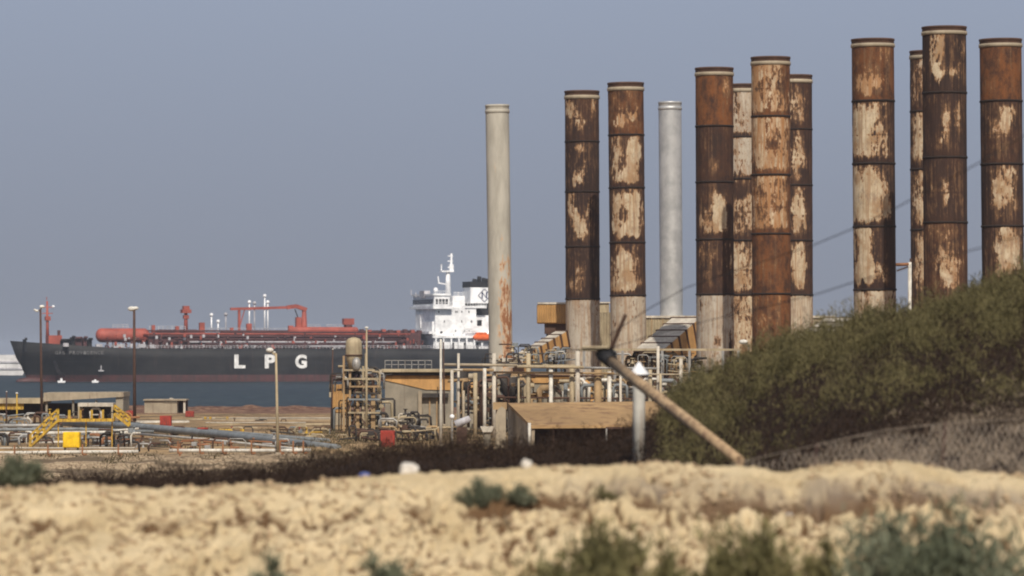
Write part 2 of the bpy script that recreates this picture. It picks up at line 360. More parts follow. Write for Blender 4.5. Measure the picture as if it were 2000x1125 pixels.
def ground_material():
    m, nt, b = nodes('ground_sand'); tc = N(nt, 'ShaderNodeTexCoord').outputs['Object']
    geo = N(nt, 'ShaderNodeNewGeometry').outputs['Position']; sp = N(nt, 'ShaderNodeSeparateXYZ'); nt.links.new(geo, sp.inputs[0]); Y = sp.outputs[1]
    n1 = noise(nt, tc, .9, 6, .62); n2 = noise(nt, tc, 5.5, 5, .65); n3 = noise(nt, tc, .09, 5, .6); n4 = noise(nt, tc, 22, 3, .6)
    sand = mix(nt, mrange(nt, n1, .3, .7), (.43, .335, .195), (.56, .455, .29))
    sand = mix(nt, mrange(nt, n4, .5, .75, 0, .35), sand, (.30, .20, .11))
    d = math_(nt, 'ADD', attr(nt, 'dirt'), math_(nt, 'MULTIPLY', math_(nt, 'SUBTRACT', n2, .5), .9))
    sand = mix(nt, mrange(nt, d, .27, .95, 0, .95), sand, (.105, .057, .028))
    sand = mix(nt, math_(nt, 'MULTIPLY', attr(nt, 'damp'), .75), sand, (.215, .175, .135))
    # the dark littered soil under the brush ridge
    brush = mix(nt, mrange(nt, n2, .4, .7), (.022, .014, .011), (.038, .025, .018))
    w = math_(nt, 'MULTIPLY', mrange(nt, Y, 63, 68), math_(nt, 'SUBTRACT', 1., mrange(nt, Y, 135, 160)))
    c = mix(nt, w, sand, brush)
    # the plant yard: yellow sand, oil-dark patches, reddish shore rubble
    yard = mix(nt, mrange(nt, n1, .4, .6), (.30, .20, .105), (.42, .29, .155)); yard = mix(nt, mrange(nt, noise(nt, mapping(nt, tc, (.5, 1.6, 1)), .16, 5, .65), .46, .6, 0, .85), yard, (.085, .062, .042))
    yard = mix(nt, mrange(nt, n2, .5, .68, 0, .6), yard, (.10, .065, .04))
    c = mix(nt, mrange(nt, Y, 185, 215), c, yard)
    pile = mix(nt, mrange(nt, n2, .44, .60), (.22, .15, .09), (.60, .47, .31)); pile = mix(nt, mrange(nt, n3, .50, .60), pile, (.15, .11, .07))
    c = mix(nt, math_(nt, 'MULTIPLY', mrange(nt, Y, 215, 235), math_(nt, 'SUBTRACT', 1., mrange(nt, Y, 318, 330))), c, pile)
    shore = mix(nt, mrange(nt, n1, .4, .62), (.11, .055, .042), (.24, .145, .095))
    c = mix(nt, mrange(nt, Y, 535, 552), c, shore)
    nt.links.new(c, b.inputs['Base Color']); b.inputs['Roughness'].default_value = .95; b.inputs['Specular IOR Level'].default_value = .1
    bump(nt, b, n2, .05); return m
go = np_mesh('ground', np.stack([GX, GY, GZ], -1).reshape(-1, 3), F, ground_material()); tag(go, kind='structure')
at = go.data.attributes.new('dirt', 'FLOAT', 'POINT'); at.data.foreach_set('value', DIRT_SHADE.ravel().astype(np.float32))
at = go.data.attributes.new('damp', 'FLOAT', 'POINT'); at.data.foreach_set('value', UNDERSIDE_SHADE.ravel().astype(np.float32))
def gz(x, y):
    a = np.array([[float(x)]]); c = np.array([[float(y)]]); z = ground(a, c); z, _ = bank(a, c, z); return float(z[0, 0])

# sea
def sea_material():
    m, nt, b = nodes('sea_water'); tc = N(nt, 'ShaderNodeTexCoord').outputs['Object']
    a = noise(nt, mapping(nt, tc, (.22, .07, 1)), 1, 5, .65); c = noise(nt, mapping(nt, tc, (.02, .006, 1)), 1, 4, .6)
    col = mix(nt, mrange(nt, c, .35, .65), (.010, .018, .022), (.017, .027, .031))
    foam = mrange(nt, noise(nt, mapping(nt, tc, (.3, .03, 1)), 1, 4, .7), .70, .76, 0, .6)
    col = mix(nt, mrange(nt, a, .45, .66, 0, .75), col, (.040, .060, .064)); col = mix(nt, foam, col, (.45, .5, .5))
    nt.links.new(col, b.inputs['Base Color']); b.inputs['Roughness'].default_value = .5; b.inputs['Specular IOR Level'].default_value = .12
    bump(nt, b, a, .8); return m
V = np.array([[-6000, 560, 0], [6000, 560, 0], [6000, 13000, 0], [-6000, 13000, 0]], float)
sea = np_mesh('sea', V, np.array([[0, 1, 2, 3]]), sea_material(), smooth=False); tag(sea, kind='structure')

# ------------------------------------------------------------------ chimney stacks
def stack(spec):
    (x0, x1, yt, b0, b1, yb, D, rings, blobs, base, label, kindm) = spec
    pt = P((x0+x1)/2, yt, D); pb = P((b0+b1)/2, yb, D); r = W((x1-x0)/2, D)*.995; r2 = W((b1-b0)/2, D)
    ax = (pt-pb); slope = ax.x/ax.z; zb = gz(pb.x, D)-.3; foot = Vector((pb.x+slope*(zb-pb.z), D, zb)); h = pt.z-zb
    t = thing('chimney_stack', label, 'chimney', foot, 'industrial chimney stacks', local=True)
    t.rotation_euler = (0, math.atan(slope), 0)
    n = 72; nz = 280; zs = np.linspace(0, h, nz); th = np.linspace(0, 2*math.pi, n, endpoint=False)
    T, Zm = np.meshgrid(th, zs); seams = sorted(h-(yy-yt)*D/FPX for yy in rings[0])
    rr = r*(1+0*Zm)
    X = rr*np.cos(T); Yv = rr*np.sin(T)
    # dents
    d = (fbm(T*3, Zm*.5, 2)-.5)*.05; X = X*(1+d*.4); Yv = Yv*(1+d*.4)
    i = np.arange(n*nz).reshape(nz, n); j = np.roll(i, -1, 1)
    Fq = np.stack([i[:-1], j[:-1], j[1:], i[1:]], -1).reshape(-1, 4)
    m = RUST if kindm == 'rust' else M[kindm]
    sh = np_mesh('shell', np.stack([X, Yv, Zm], -1).reshape(-1, 3), Fq, m, t)
    if kindm == 'rust':
        pxs = (x0+x1)/2+np.cos(T)*(x1-x0)/2; pys = yt+(h-Zm)*FPX/D; front = np.sin(T) < .25
        cov = np.zeros(T.shape); org = np.zeros(T.shape); gry = np.zeros(T.shape)
        lv = [yt]+list(rings[0])+[2000]
        for k in range(len(lv)-1):
            c, o_, g_ = base[min(k, len(base)-1)]; msk = (pys >= lv[k]) & (pys < lv[k+1]); cov[msk] = c; org[msk] = o_*(1 if o_ > .7 else .55); gry[msk] = g_
        wx_ = pxs+22*(fbm(T*4+D, Zm*.55, 7)-.5)+9*(fbm(T*14+D, Zm*1.7, 8)-.5); wy_ = pys+46*(fbm(T*3+D, Zm*.4, 9)-.5)+22*(fbm(T*11, Zm*1.3+D, 10)-.5)
        cov -= np.where(front, .22*ss(.55, .98, (pxs-(x0+x1)/2)/((x1-x0)/2)), 0)  # thins the paint cover on the right side, standing in for shadow
        for k in range(len(lv)-1): cov -= .20*np.exp(-((pys-(lv[k]+lv[k+1])/2-6)/1.6)**2)
        for (bx, by, rx, ry, s) in blobs: cov += np.where(front, s*np.exp(-((wx_-bx)/rx)**4-((wy_-by)/ry)**4), 0)
        cov += np.where(~front, .25*(fbm(T*2, Zm*.3, 5)), 0)
        for yy in rings[0]:
            cov -= (.75*np.exp(-((pys-yy)/9)**2)*(pys < yy)+.5*np.exp(-((pys-yy)/3)**2)*(pys >= yy))
        cov += .55*(fbm(T*1.6+D*.7, Zm*.22, 21, 3)-.5)-.02
        for nm, a in (('cover', cov), ('orange', np.clip(org, 0, 1)), ('grey', np.clip(gry, 0, 1))):
            q = sh.data.attributes.new(nm, 'FLOAT', 'POINT'); q.data.foreach_set('value', a.ravel().astype(np.float32))
    MB().lathe((0, 0, h-4), [(r*.93, 0), (r*.93, 4.0)], 40, cap=False).build('inner_lining', M['dark'], t)
    lip = W(9, D)
    MB().lathe((0, 0, 0), [(r*.93, h+.02), (r*1.035, h+.02), (r*1.035, h-lip*.35), (r*1.01, h-lip*.4), (r*1.01, h-lip)], 40, cap=False).build('top_rim', M['darkrust' if kindm == 'rust' else kindm], t)
    MB().lathe((0, 0, 0), [(r*1.0, h-lip), (r*1.045, h-lip*1.05), (r*1.045, h-lip*1.75), (r*1.0, h-lip*1.8)], 40, cap=False).build('collar', M['concrete' if kindm == 'rust' else kindm], t)
    for zs_ in seams:
        if kindm == 'rust': MB().lathe((0, 0, 0), [(r*1.0, zs_-.09), (r*1.035, zs_-.09), (r*1.035, zs_+.09), (r*1.0, zs_+.09)], 40, cap=False).build('flange', M['seam'], t)
    MB().lathe((0, 0, 0), [(r*1.25, -.3), (r*1.25, .5), (r*1.02, .7)], 24, cap=False).build('base_ring', M['concrete'], t)
    return t
A = .16  # bare
STACKS = [
 (948, 994, 205, 957, 999, 690, 430, [[]], [], [], 'slim pale beige chimney with low rust stains, standing in front of the ship', 'slim'),
 (1103, 1170, 178, 1105, 1172, 680, 485, [[277, 375, 482, 584]], [(1117, 212, 12, 20, .55), (1156, 200, 7, 18, .5), (1130, 240, 12, 10, .5), (1126, 296, 10, 10, .45), (1130, 350, 15, 20, .6), (1116, 365, 7, 18, .5), (1118, 405, 9, 26, .5), (1130, 447, 14, 27, .75), (1150, 408, 9, 12, .45), (1115, 552, 8, 24, .5), (1130, 560, 8, 18, .4)], [(A, .35, 0), (A, .1, 0), (A, .2, 0), (.05, .15, 0), (.95, .2, .75)], 'dark brown chimney with small cream patches, the second chimney from the left', 'rust'),
 (1187, 1257, 162, 1193, 1262, 670, 470, [[264, 367, 474, 577]], [(1205, 240, 14, 14, .5), (1232, 232, 11, 12, .6), (1200, 305, 8, 45, .5), (1234, 305, 13, 42, .75), (1222, 350, 22, 12, .55), (1234, 385, 18, 12, .5), (1233, 418, 16, 40, .75), (1202, 420, 10, 48, .6), (1222, 455, 24, 14, .6), (1212, 530, 20, 34, .6), (1215, 558, 26, 12, .5)], [(.2, .8, 0), (.2, .4, 0), (.2, .4, 0), (.25, .4, 0), (.85, .15, .55)], 'rusty chimney with tall cream strips, just left of the silver chimney', 'rust'),
 (1286, 1331, 199, 1289, 1334, 615, 505, [[]], [], [], 'slim silver chimney with vertical bright sheen, the only clean grey one', 'galv'),
 (1358, 1432, 133, 1362, 1432, 685, 432, [[247, 356, 468, 575]], [(1418, 168, 9, 26, .5), (1388, 320, 10, 24, .15), (1402, 425, 15, 38, .75), (1376, 440, 10, 26, .5), (1370, 510, 10, 28, .25), (1424, 520, 4, 30, .5), (1424, 640, 6, 70, -.3)], [(.0, .95, 0), (.0, .35, 0), (.1, .4, 0), (.12, .35, 0), (.92, .1, .75)], 'rust-brown chimney with orange rust top section and pale grey foot, right of the silver chimney', 'rust'),  # the negative blob paints a cast-shadow strip low on the right
 (1417, 1483, 165, 1419, 1485, 620, 490, [[268, 350, 470, 576]], [(1450, 366, 24, 14, -.7), (1446, 330, 10, 10, -.2)], [(.75, .1, .6), (.85, .1, .7), (.6, .3, .1), (.7, .35, 0), (.7, .4, 0)], 'cream chimney half hidden in the gap behind two rusty ones', 'rust'),
 (1467, 1543, 112, 1469, 1545, 660, 415, [[228, 342, 457, 574]], [(1537, 150, 9, 45, -.5), (1500, 440, 30, 12, .2), (1480, 560, 14, 60, .0)], [(.72, .8, 0), (.68, .95, 0), (.6, 1, 0), (.05, .9, 0), (.2, 1, 0)], 'tall tan and orange chimney with a streaky upper half and red-brown lower half', 'rust'),
 (1520, 1586, 147, 1522, 1588, 615, 485, [[253, 362, 470, 576]], [(1553, 215, 14, 40, .7), (1555, 310, 15, 50, .7), (1556, 415, 14, 45, .75), (1556, 520, 16, 45, .8)], [(.05, .35, 0), (.1, .3, 0), (.1, .3, 0), (.1, .4, 0), (.9, .2, .4)], 'dark-edged cream chimney tucked behind the right side of the tan and orange one', 'rust'),
 (1663, 1746, 77, 1668, 1750, 595, 387, [[198, 320, 443, 566]], [(1690, 172, 24, 16, .5), (1725, 135, 9, 40, .35), (1700, 150, 10, 30, .3), (1688, 262, 32, 56, .85), (1728, 285, 7, 36, .35), (1692, 385, 42, 56, .9), (1682, 495, 20, 60, .9), (1692, 535, 34, 30, .6)], [(.12, .75, 0), (.05, .2, 0), (.05, .15, 0), (.05, .2, 0), (.85, .2, .3)], 'dark chimney with the largest cream patches, standing alone where the scrub hill begins', 'rust'),
 (1777, 1847, 100, 1779, 1849, 580, 457, [[218, 331, 449]], [(1792, 150, 12, 60, .35), (1793, 280, 12, 60, .4), (1792, 400, 12, 50, .4), (1795, 520, 12, 50, .4)], [(.2, .4, .4), (.3, .3, 0), (.3, .3, 0), (.3, .3, 0)], 'chimney showing only a narrow left strip behind the tallest chimney', 'rust'),
 (1801, 1887, 53, 1805, 1889, 540, 370, [[182, 308, 435]], [(1824, 112, 9, 42, .65), (1848, 145, 20, 14, .65), (1872, 88, 14, 14, .45), (1841, 255, 10, 44, .55), (1864, 240, 9, 34, .5), (1843, 385, 9, 30, .5), (1840, 510, 26, 40, .45), (1846, 545, 18, 18, .3)], [(.1, .15, 0), (.05, .2, 0), (.03, .2, 0), (.1, .6, 0)], 'tallest chimney, near black with scattered cream flakes, at the right above the scrub', 'rust'),
 (1913, 1995, 77, 1918, 2000, 540, 390, [[198, 321, 442]], [(1962, 110, 9, 20, .35), (1962, 235, 13, 32, .6), (1945, 255, 20, 18, .4), (1950, 378, 22, 38, .62), (1972, 332, 9, 16, .4), (1960, 490, 26, 46, .75), (1932, 120, 14, 60, .0)], [(.0, .9, 0), (.05, .35, 0), (.05, .2, 0), (.15, .3, 0)], 'dark chimney with an orange rust top at the right edge of the view', 'rust'),
]
M['slim'] = paint('slim_stack_paint', (.42, .37, .285), (.30, .155, .07), .22, .5, .7)
def slim_mat():
    m, nt, b = nodes('slim_stack'); tc = N(nt, 'ShaderNodeTexCoord').outputs['Object']; sp = N(nt, 'ShaderNodeSeparateXYZ'); nt.links.new(tc, sp.inputs[0])
    n1 = noise(nt, mapping(nt, tc, (1, 1, .25)), .8, 6, .65); n2 = noise(nt, mapping(nt, tc, (1.6, 1.6, .5)), 1.1, 7, .7)
    c = mix(nt, mrange(nt, n1, .35, .65), (.32, .295, .245), (.44, .41, .345))
    lowr = mrange(nt, sp.outputs[2], 24, 13); side = mrange(nt, sp.outputs[0], -.7, .3)
    s = math_(nt, 'ADD', n2, math_(nt, 'MULTIPLY', math_(nt, 'MULTIPLY', lowr, side), .22))
    c = mix(nt, mrange(nt, s, .64, .70), c, (.50, .33, .20)); c = mix(nt, mrange(nt, s, .69, .76), c, (.25, .105, .045))
    nt.links.new(c, b.inputs['Base Color']); b.inputs['Roughness'].default_value = .75; return m
M['slim'] = slim_mat()
for s in STACKS: stack(s)

# ------------------------------------------------------------------ LPG carrier
TH = R(18); CS, SN = math.cos(TH), math.sin(TH); DB = 1575.; XB = (20-1000)*DB/FPX
ship = thing('gas_carrier', 'long black-hulled gas carrier ship with red deck gear and white bridge, moored behind the yard', 'ship', (XB, DB, 0), local=True, rz=TH)
def S(px, py, lat=-16.):
    k = px-1000; u = (k*(DB+lat*CS)-FPX*(XB-lat*SN))/(CS*FPX-k*SN); D = DB+u*SN+lat*CS
    return Vector((u, lat, H+(HY-py)*D/FPX))
L = S(988, 690).x
us = np.array([0, 3, 7, 12, 18, 26, 36, 48, 60, 90, 130, 165, 185, L-4, L])
dk = np.interp(us, [0, 3, 7, 12, 18, 26, 36, 48, 60, 185, L], [.4, 3.2, 6.2, 9.2, 12, 14.4, 15.7, 16, 16, 16, 13])
wl = np.interp(us, [0, 7, 12, 18, 26, 36, 48, 60, 170, 185, L], [.1, .3, 1.2, 3.4, 7.2, 11.5, 14.8, 16, 16, 14, 8])
dz = 12.8+3.0*np.clip(1-us/46, 0, 1)**1.3
def hull_rows(levels):   # levels: list of (fraction towards waterline, z or None for deck)
    rows = []
    for f, z in levels:
        row = []
        for u, a, b_, d in zip(us, dk, wl, dz):
            hb = a*(1-f**1.3)+b_*f**1.3; x = u+(7.0*f*(1-min(1, u/30)))-(0 if u < L-1 else 2.5*f)
            row.append((x, hb, d if z is None else z))
        rows.append(row)
    return rows
def hull_part(name, levels, mat_, cap=False):
    rows = hull_rows(levels); bm = bmesh.new(); vs = []
    for row in rows:
        vs.append([[bm.verts.new((x, sgn*hb, z)) for (x, hb, z) in row] for sgn in (-1, 1)])
    for r0, r1 in zip(vs, vs[1:]):
        for s_ in (0, 1):
            for k in range(len(us)-1): bm.faces.new((r0[s_][k], r0[s_][k+1], r1[s_][k+1], r1[s_][k])).smooth = True
        bm.faces.new((r0[0][0], r0[1][0], r1[1][0], r1[0][0])); bm.faces.new((r0[0][-1], r0[1][-1], r1[1][-1], r1[0][-1]))
    if cap:
        for k in range(len(us)-1): bm.faces.new((vs[0][0][k], vs[0][0][k+1], vs[0][1][k+1], vs[0][1][k]))
    m = MB(); m.bm.free(); m.bm = bm; return m.build(name, mat_, ship)
hull_part('hull', [(0, None), (.35, 9.), (.62, 6.), (.82, 2.7)], M['hull'], True)
hull_part('hull_bottom', [(.82, 2.7), (1, 0.), (1, -2.)], M['boot'])
MB().ball((8.5, 0, .1), 1.0, (6.5, 1.9, 1.7), 16).build('bulbous_bow', M['boot'], ship)
# bulwark, scuffs and anchor
def SB(name, px0, px1, py0, py1, lat0, lat1, m, parent=None, at_=None):
    """box on the ship given by the rows and columns it spans on its near side"""
    a, b = S(px0, py1, lat0), S(px1, py0, lat0); mb = MB(); mb.box(a.x, b.x, lat0, lat1, a.z, b.z); return mb.build(name, M[m] if isinstance(m, str) else m, parent or ship)
def lat_at(u, z):   # near-side half breadth of the hull
    a = np.interp(u, us, dk); b_ = np.interp(u, us, wl); d = np.interp(u, us, dz); f = np.interp(z, [0, 2.7, 6, 9, d], [1, .82, .62, .35, 0])
    return a*(1-f**1.3)+b_*f**1.3
def text(name, body, c, height, m, offset=0, width=None, rz=0, lat=None):
    cu = bpy.data.curves.new(name, 'FONT'); cu.body = body; cu.size = 1; cu.extrude = .03; cu.offset = offset; cu.align_x = 'CENTER'
    o = bpy.data.objects.new('tmp', cu); COL.objects.link(o); bpy.context.view_layer.update()
    me = bpy.data.meshes.new_from_object(o.evaluated_get(bpy.context.evaluated_depsgraph_get())); bpy.data.objects.remove(o)
    vs = [v.co for v in me.vertices]; y0, y1 = min(v.y for v in vs), max(v.y for v in vs); x0, x1 = min(v.x for v in vs), max(v.x for v in vs)
    s = height/(y1-y0); sx = width/(x1-x0) if width else s
    for v in me.vertices:
        q = v.co; v.co = ((q.x-(x0+x1)/2)*sx, -q.z*1.2, (q.y-y0)*s)
    me.transform(Matrix.Rotation(rz, 4, 'Z')); me.transform(Matrix.Translation(c)); me.name = name
    me.materials.clear(); me.materials.append(m); ob = bpy.data.objects.new(name, me); COL.objects.link(ob); ob.parent = ship; return ob
for ch, cx, w_ in (('L', 468.5, 21), ('P', 528, 21), ('G', 588, 22)):
    a = S(cx, 719.3, -16.06); b = S(cx, 692.5, -16.06); text('letter', ch, a, b.z-a.z, M['letter'], .045, w_*a.z*0+W(w_, 1600)/CS)
ua = S(107, 690, -12).x; ub = S(202, 692, -15).x; la, lb = lat_at(ua, 11.5), lat_at(ub, 11.0)
# the name follows the flare of the bow: place it letter by letter
nm = 'GAS PROVIDENCE'
for k, ch in enumerate(nm):
    if ch == ' ': continue
    px_ = 110+90*k/(len(nm)-1); u = S(px_, 689, -13).x; 
    for _ in range(3): u = S(px_, 689, -float(lat_at(u, 11.2))).x
    z = S(px_, 692.2, -14).z; l0 = lat_at(u, z); l1 = lat_at(u+1, z); ang = -math.atan(l1-l0); lt = lat_at(u, z+1.2)
    text('name_letter', ch, Vector((u, -lt-.12, z)), 1.3, M['nameletter'], .02, 1.05, rz=ang)
for (px_, y0, y1) in ((104, 705, 718), (108, 712, 728), (114, 722, 734), (122, 728, 736)):
    u = S(px_, 720, -8).x
    for _ in range(3): u = S(px_, 720, -float(lat_at(u, 5))).x
    za, zb_ = S(px_, y1, -9).z, S(px_, y0, -9).z
    MB().bar((u+1.2, -lat_at(u+1.2, za)-.06, za), (u, -lat_at(u, zb_)-.06, zb_), 1.3, .08).build('paint_scuff', paint('scuff', (.09, .08, .085), (.03, .03, .035), .9, .8, bmp=0), ship)
an = S(197, 719, -15.); 
for _ in range(3): an = S(197, 719, -float(lat_at(an.x, an.z)))
am = MB(); am.bar(an+Vector((0, -.3, 1.3)), an+Vector((0, -.3, -1)), .35); am.bar(an+Vector((-1., -.4, -1)), an+Vector((1., -.4, -1)), .5); am.build('anchor', M['shipgrey'], ship)
# deck: forecastle gear
SB('forecastle_house', 95, 121, 655, 676, -8, -2, 'shipred')
fm = MB(); a = S(93, 672, -2); b = S(92, 588, -2); fm.tube([a, b], [.75, .35]); 
for py in (600, 612): q = S(93, py, -2); fm.bar(q+Vector((-2.2, 0, 0)), q+Vector((2, 0, 0)), .3)
q = S(93, 621, -2); fm.box(q.x-1, q.x+1, -3, -1, q.z-1, q.z+.6); fm.bar(S(91, 586, -2), S(91, 580, -2), .25); fm.build('foremast', M['shipred'], ship)
MB().ball(S(104, 599, -2), .6).build('mast_lamp', M['white'], ship)
SB('mast_stub', 113, 118, 645, 656, -5, -4, 'maroon')
for x0, x1, y0 in ((118, 137, 662), (140, 146, 656), (147, 160, 658), (163, 170, 657), (172, 180, 660), (48, 52, 660)):
    q = MB(); a, b = S(x0, 679, -9), S(x1, y0, -9); q.box(a.x, b.x, -9, -5, 11.5, b.z-.5, bev=.2); q.tube([(a.x, -10, b.z-.4), (b.x, -10, b.z-.4)], .5); q.build('mooring_winch', M['maroon' if x0 % 2 else 'black'], ship)
for x0, x1, y0, y1 in ((124, 134, 670, 677), (188, 200, 672, 678), (222, 243, 672, 679), (270, 285, 672, 679), (293, 305, 673, 680)):
    SB('deck_locker', x0, x1, y0, y1, -13.5, -12, 'shipgrey')
# big deck tanks
def tank(name, x0, x1, yc, r, lat, m, seg=20):
    a = S(x0, yc, lat); b = S(x1, yc, lat); n = 8; pts, rs = [], []
    for k in range(n): t = k/(n-1); pts.append((a.x+r*.8*(1-math.cos(t*math.pi/2)), lat, a.z)); rs.append(max(.02, r*math.sin(t*math.pi/2)))
    for k in range(n): t = k/(n-1); pts.append((b.x-r*.8*(1-math.sin(t*math.pi/2)), lat, a.z)); rs.append(max(.02, r*math.cos(t*math.pi/2)))
    return MB().tube(pts, rs, seg).build(name, M[m], ship)
tank('deck_tank', 187, 292, 655, 2.75, -5, 'shipred'); tank('deck_tank', 300, 392, 656, 2.5, -1, 'maroon')
tank('deck_tank', 562, 700, 645.5, 1.4, -6, 'shipred')
SB('cargo_trunk', 290, 822, 650, 684, -7, 7, 'maroon')
SB('cargo_trunk_step', 600, 830, 647, 652, -5, 5, 'maroon')
for k in range(9): x_ = 705+k*14; SB('tank_dome', x_, x_+7, 643+k % 3, 651, -6.5, -4, 'shipred' if k % 2 else 'maroon')
for k, (py, lat, m) in enumerate([(646, -6, 'maroon'), (652, -8.5, 'shipred'), (657, -9.5, 'maroon'), (662, -10.5, 'maroon'), (668, -11.5, 'shipgrey'), (672, -12.5, 'maroon'), (649, -7.4, 'maroon')]):
    a = S(250+30*k, py, lat); b = S(810-9*k, py, lat); MB().tube([a, (b.x, lat, a.z)], .32, 8).build('deck_pipe', M[m], ship)
cl = {'maroon': MB(), 'shipred': MB(), 'shipgrey': MB()}
rs_ = random.Random(3)
for k in range(420):
    px_ = rs_.uniform(205, 825); key = rs_.choice(['maroon', 'maroon', 'maroon', 'shipred', 'shipgrey']); lat = rs_.uniform(-14, -7.5)
    y0 = rs_.choice([rs_.uniform(650, 678), rs_.uniform(665, 680)]); h_ = rs_.uniform(2, 10); w_ = rs_.uniform(.8, 5) 
    a = S(px_, y0+h_, lat); b = S(px_+w_, y0, lat)
    if key == 'shipgrey': b.z = min(b.z, a.z+1.2)
    cl[key].box(a.x, b.x, lat, lat+.8, max(12.3, a.z), max(12.9, b.z))
for k in cl: cl[k].build('deck_fittings', M[k], ship)
for px_, yt_ in ((413, 615), (441, 614), (487, 590), (497, 592), (517, 578), (523, 590), (426, 628)):
    q = MB(); a, b = S(px_, 655, -4), S(px_, yt_, -4); q.tube([(a.x, -4, a.z), (a.x, -4, b.z)], .28, 8); q.ball((a.x, -4, b.z), .75); q.build('vent_post', M['shipgrey' if px_ in (441, 497) else 'white'], ship)
q = MB(); a = S(363, 655, -3); q.tube([(a.x, -3, a.z), (a.x, -3, S(0, 600, -3).z)], [.9, .6]); 
for py, w_ in ((607, 1.8), (600, 1.2), (618, 1.)): z = S(363, py, -3).z; q.box(a.x-w_, a.x+w_, -3-w_, -3+w_, z-.9, z+.5)
q.build('vent_mast', M['shipred'], ship)
for x0, x1, y0 in ((390, 400, 630), (297, 303, 635), (343, 350, 637), (450, 456, 640), (482, 492, 632), (564, 573, 636), (455, 498, 646), (740, 744, 646), (580, 586, 640)):
    SB('deck_post', x0, x1, y0, 656, -5, -3.5, 'shipred')
for x0, x1, y0 in ((220, 250, 634), (292, 362, 637), (400, 560, 641), (598, 625, 634), (638, 672, 634), (700, 790, 648)):
    q = MB(); a, b = S(x0, y0, -4.5), S(x1, y0, -4.5); z1 = a.z; z0 = S(x0, y0+8, -4.5).z
    n = max(3, int((b.x-a.x)/1.6))
    for k in range(n+1): x = a.x+(b.x-a.x)*k/n; q.bar((x, -4.5, z0), (x, -4.5, z1), .16)
    for z in (z1, (z0+z1)/2): q.bar((a.x, -4.5, z), (b.x, -4.5, z), .14)
    q.build('walkway_railing', M['shipgrey'], ship)
# hose crane
cr = MB(); a = S(594, 652, -4); top = S(594, 601, -4)
cr.tube([(a.x, -4, a.z-2), (a.x, -4, a.z+2), (a.x, -4, top.z-.5)], [1.5, 1.25, .8], 14); cr.box(a.x-3.4, a.x-1.4, -5, -3, a.z-1, a.z+6.5); cr.box(a.x-5.5, a.x+3, -6, -2, a.z+.2, a.z+1); cr.build('crane_column', M['shipred'], ship)
j = MB(); t0, t1, t2, t3 = S(450, 603.5, -4), S(560, 600.5, -4), S(578, 598, -4), S(598, 605, -4)
j.bar(t0, t1, 1.2, 1.0); j.bar(t1, t2, 1.6, 1.5); j.bar(t2, t3, 1.9, 1.5); j.build('crane_jib', M['shipred'], ship)
q = MB(); a = S(467, 655, -4); b = S(467, 604, -4); q.bar((a.x, -4, a.z), (a.x, -4, b.z), .9); b2 = S(478, 604, -4); q.bar((a.x+.4, -4, a.z+4), b2, .35); q.build('jib_rest', M['shipred'], ship)
q = MB(); q.bar(S(576, 604, -4), S(589, 640, -4), .35); q.build('hoist_cylinder', M['black'], ship)
SB('winch_house', 672, 692, 622, 634, -6, -3, 'shipred'); SB('winch_house_base', 676, 688, 634, 645, -6, -3, 'maroon')
SB('gangway', 606, 682, 674.5, 677.5, -15.2, -14.4, 'shipgrey')
# rail along the gunwale
q = MB(); n = 110; u0, u1 = 42., L-2
for k in range(n+1): x = u0+(u1-u0)*k/n; q.bar((x, -15.7, 12.7), (x, -15.7, 14.), .12)
q.bar((u0, -15.7, 14), (u1, -15.7, 14), .12); q.bar((u0, -15.7, 13.4), (u1, -15.7, 13.4), .1); q.build('gunwale_rail', M['shipgrey'], ship)
# accommodation block
HL = -13.5
def HB(name, px0, px1, py0, py1, m='white', lat=HL, lat2=None):
    return SB(name, px0, px1, py0, py1, lat, -lat if lat2 is None else lat2, m)
AB = HB('accommodation_block', 850, 908, 600, 662); HB('bridge_deck', 846, 884, 597.5, 603, 'white', -16, 16)
WH = HB('wheelhouse', 848, 878, 576, 597.5, 'white', -14.5, 14.5); HB('wheelhouse_roof', 846, 880, 573.5, 577, 'white', -15, 15)
HB('lower_deckhouse', 845, 984, 655, 660, 'white', -15.2, 15.2); HB('deckhouse_wall', 847, 984, 660, 686, 'white', -13.6, 13.6)
HB('chart_room', 884, 908, 578, 601, 'white', -9, 9); AH = HB('aft_house', 908, 930, 601, 656, 'white', -12, 12); HB('aft_platform', 906, 950, 597.5, 601.5, 'white', -12.5, 12.5)
HB('engine_casing', 930, 984, 616, 656, 'white', -9, 9); HB('front_ledge', 838, 850, 647, 652, 'white', -16, 16)
# forward-facing panels so the front reads as stepped decks
u0 = S(850, 640, HL).x
for z0, z1, l0, l1, dx in ((S(850, 640, HL).z, S(850, 612, HL).z, 3, 9.5, -1.2), (S(850, 655, HL).z, S(850, 628, HL).z, -12, 4, -.8)):
    MB().box(u0+dx, u0, l0, l1, z0, z1).build('front_panel', M['white'], ship)
for k in range(12):
    lt = -13+k*2.35; a = S(848, 593.5, -14.5); b = S(848, 584, -14.5); MB().box(a.x-.12, a.x+.05, lt, lt+1.7, a.z, b.z).build('bridge_window', M['glass'], WH)
for k in range(4):
    a = S(851+k*6.4, 594, -14.5); b = S(855.6+k*6.4, 584, -14.5); MB().box(a.x, b.x, -14.62, -14.45, a.z, b.z).build('bridge_window', M['glass'], WH)
for (px_, py, s_) in ((857, 609, 1), (862, 649, 2.6), (890, 609, 1), (902, 609, 1), (902, 628, 1), (890, 646, 1), (886, 655, 1), (893, 609, 1), (868, 628, 1)):
    a = S(px_-s_*.9, py+2, HL-.08); b = S(px_+s_*.9, py-2, HL-.08); MB().box(a.x, b.x, HL-.1, HL+.05, a.z, b.z).build('porthole', M['glass'], AB)
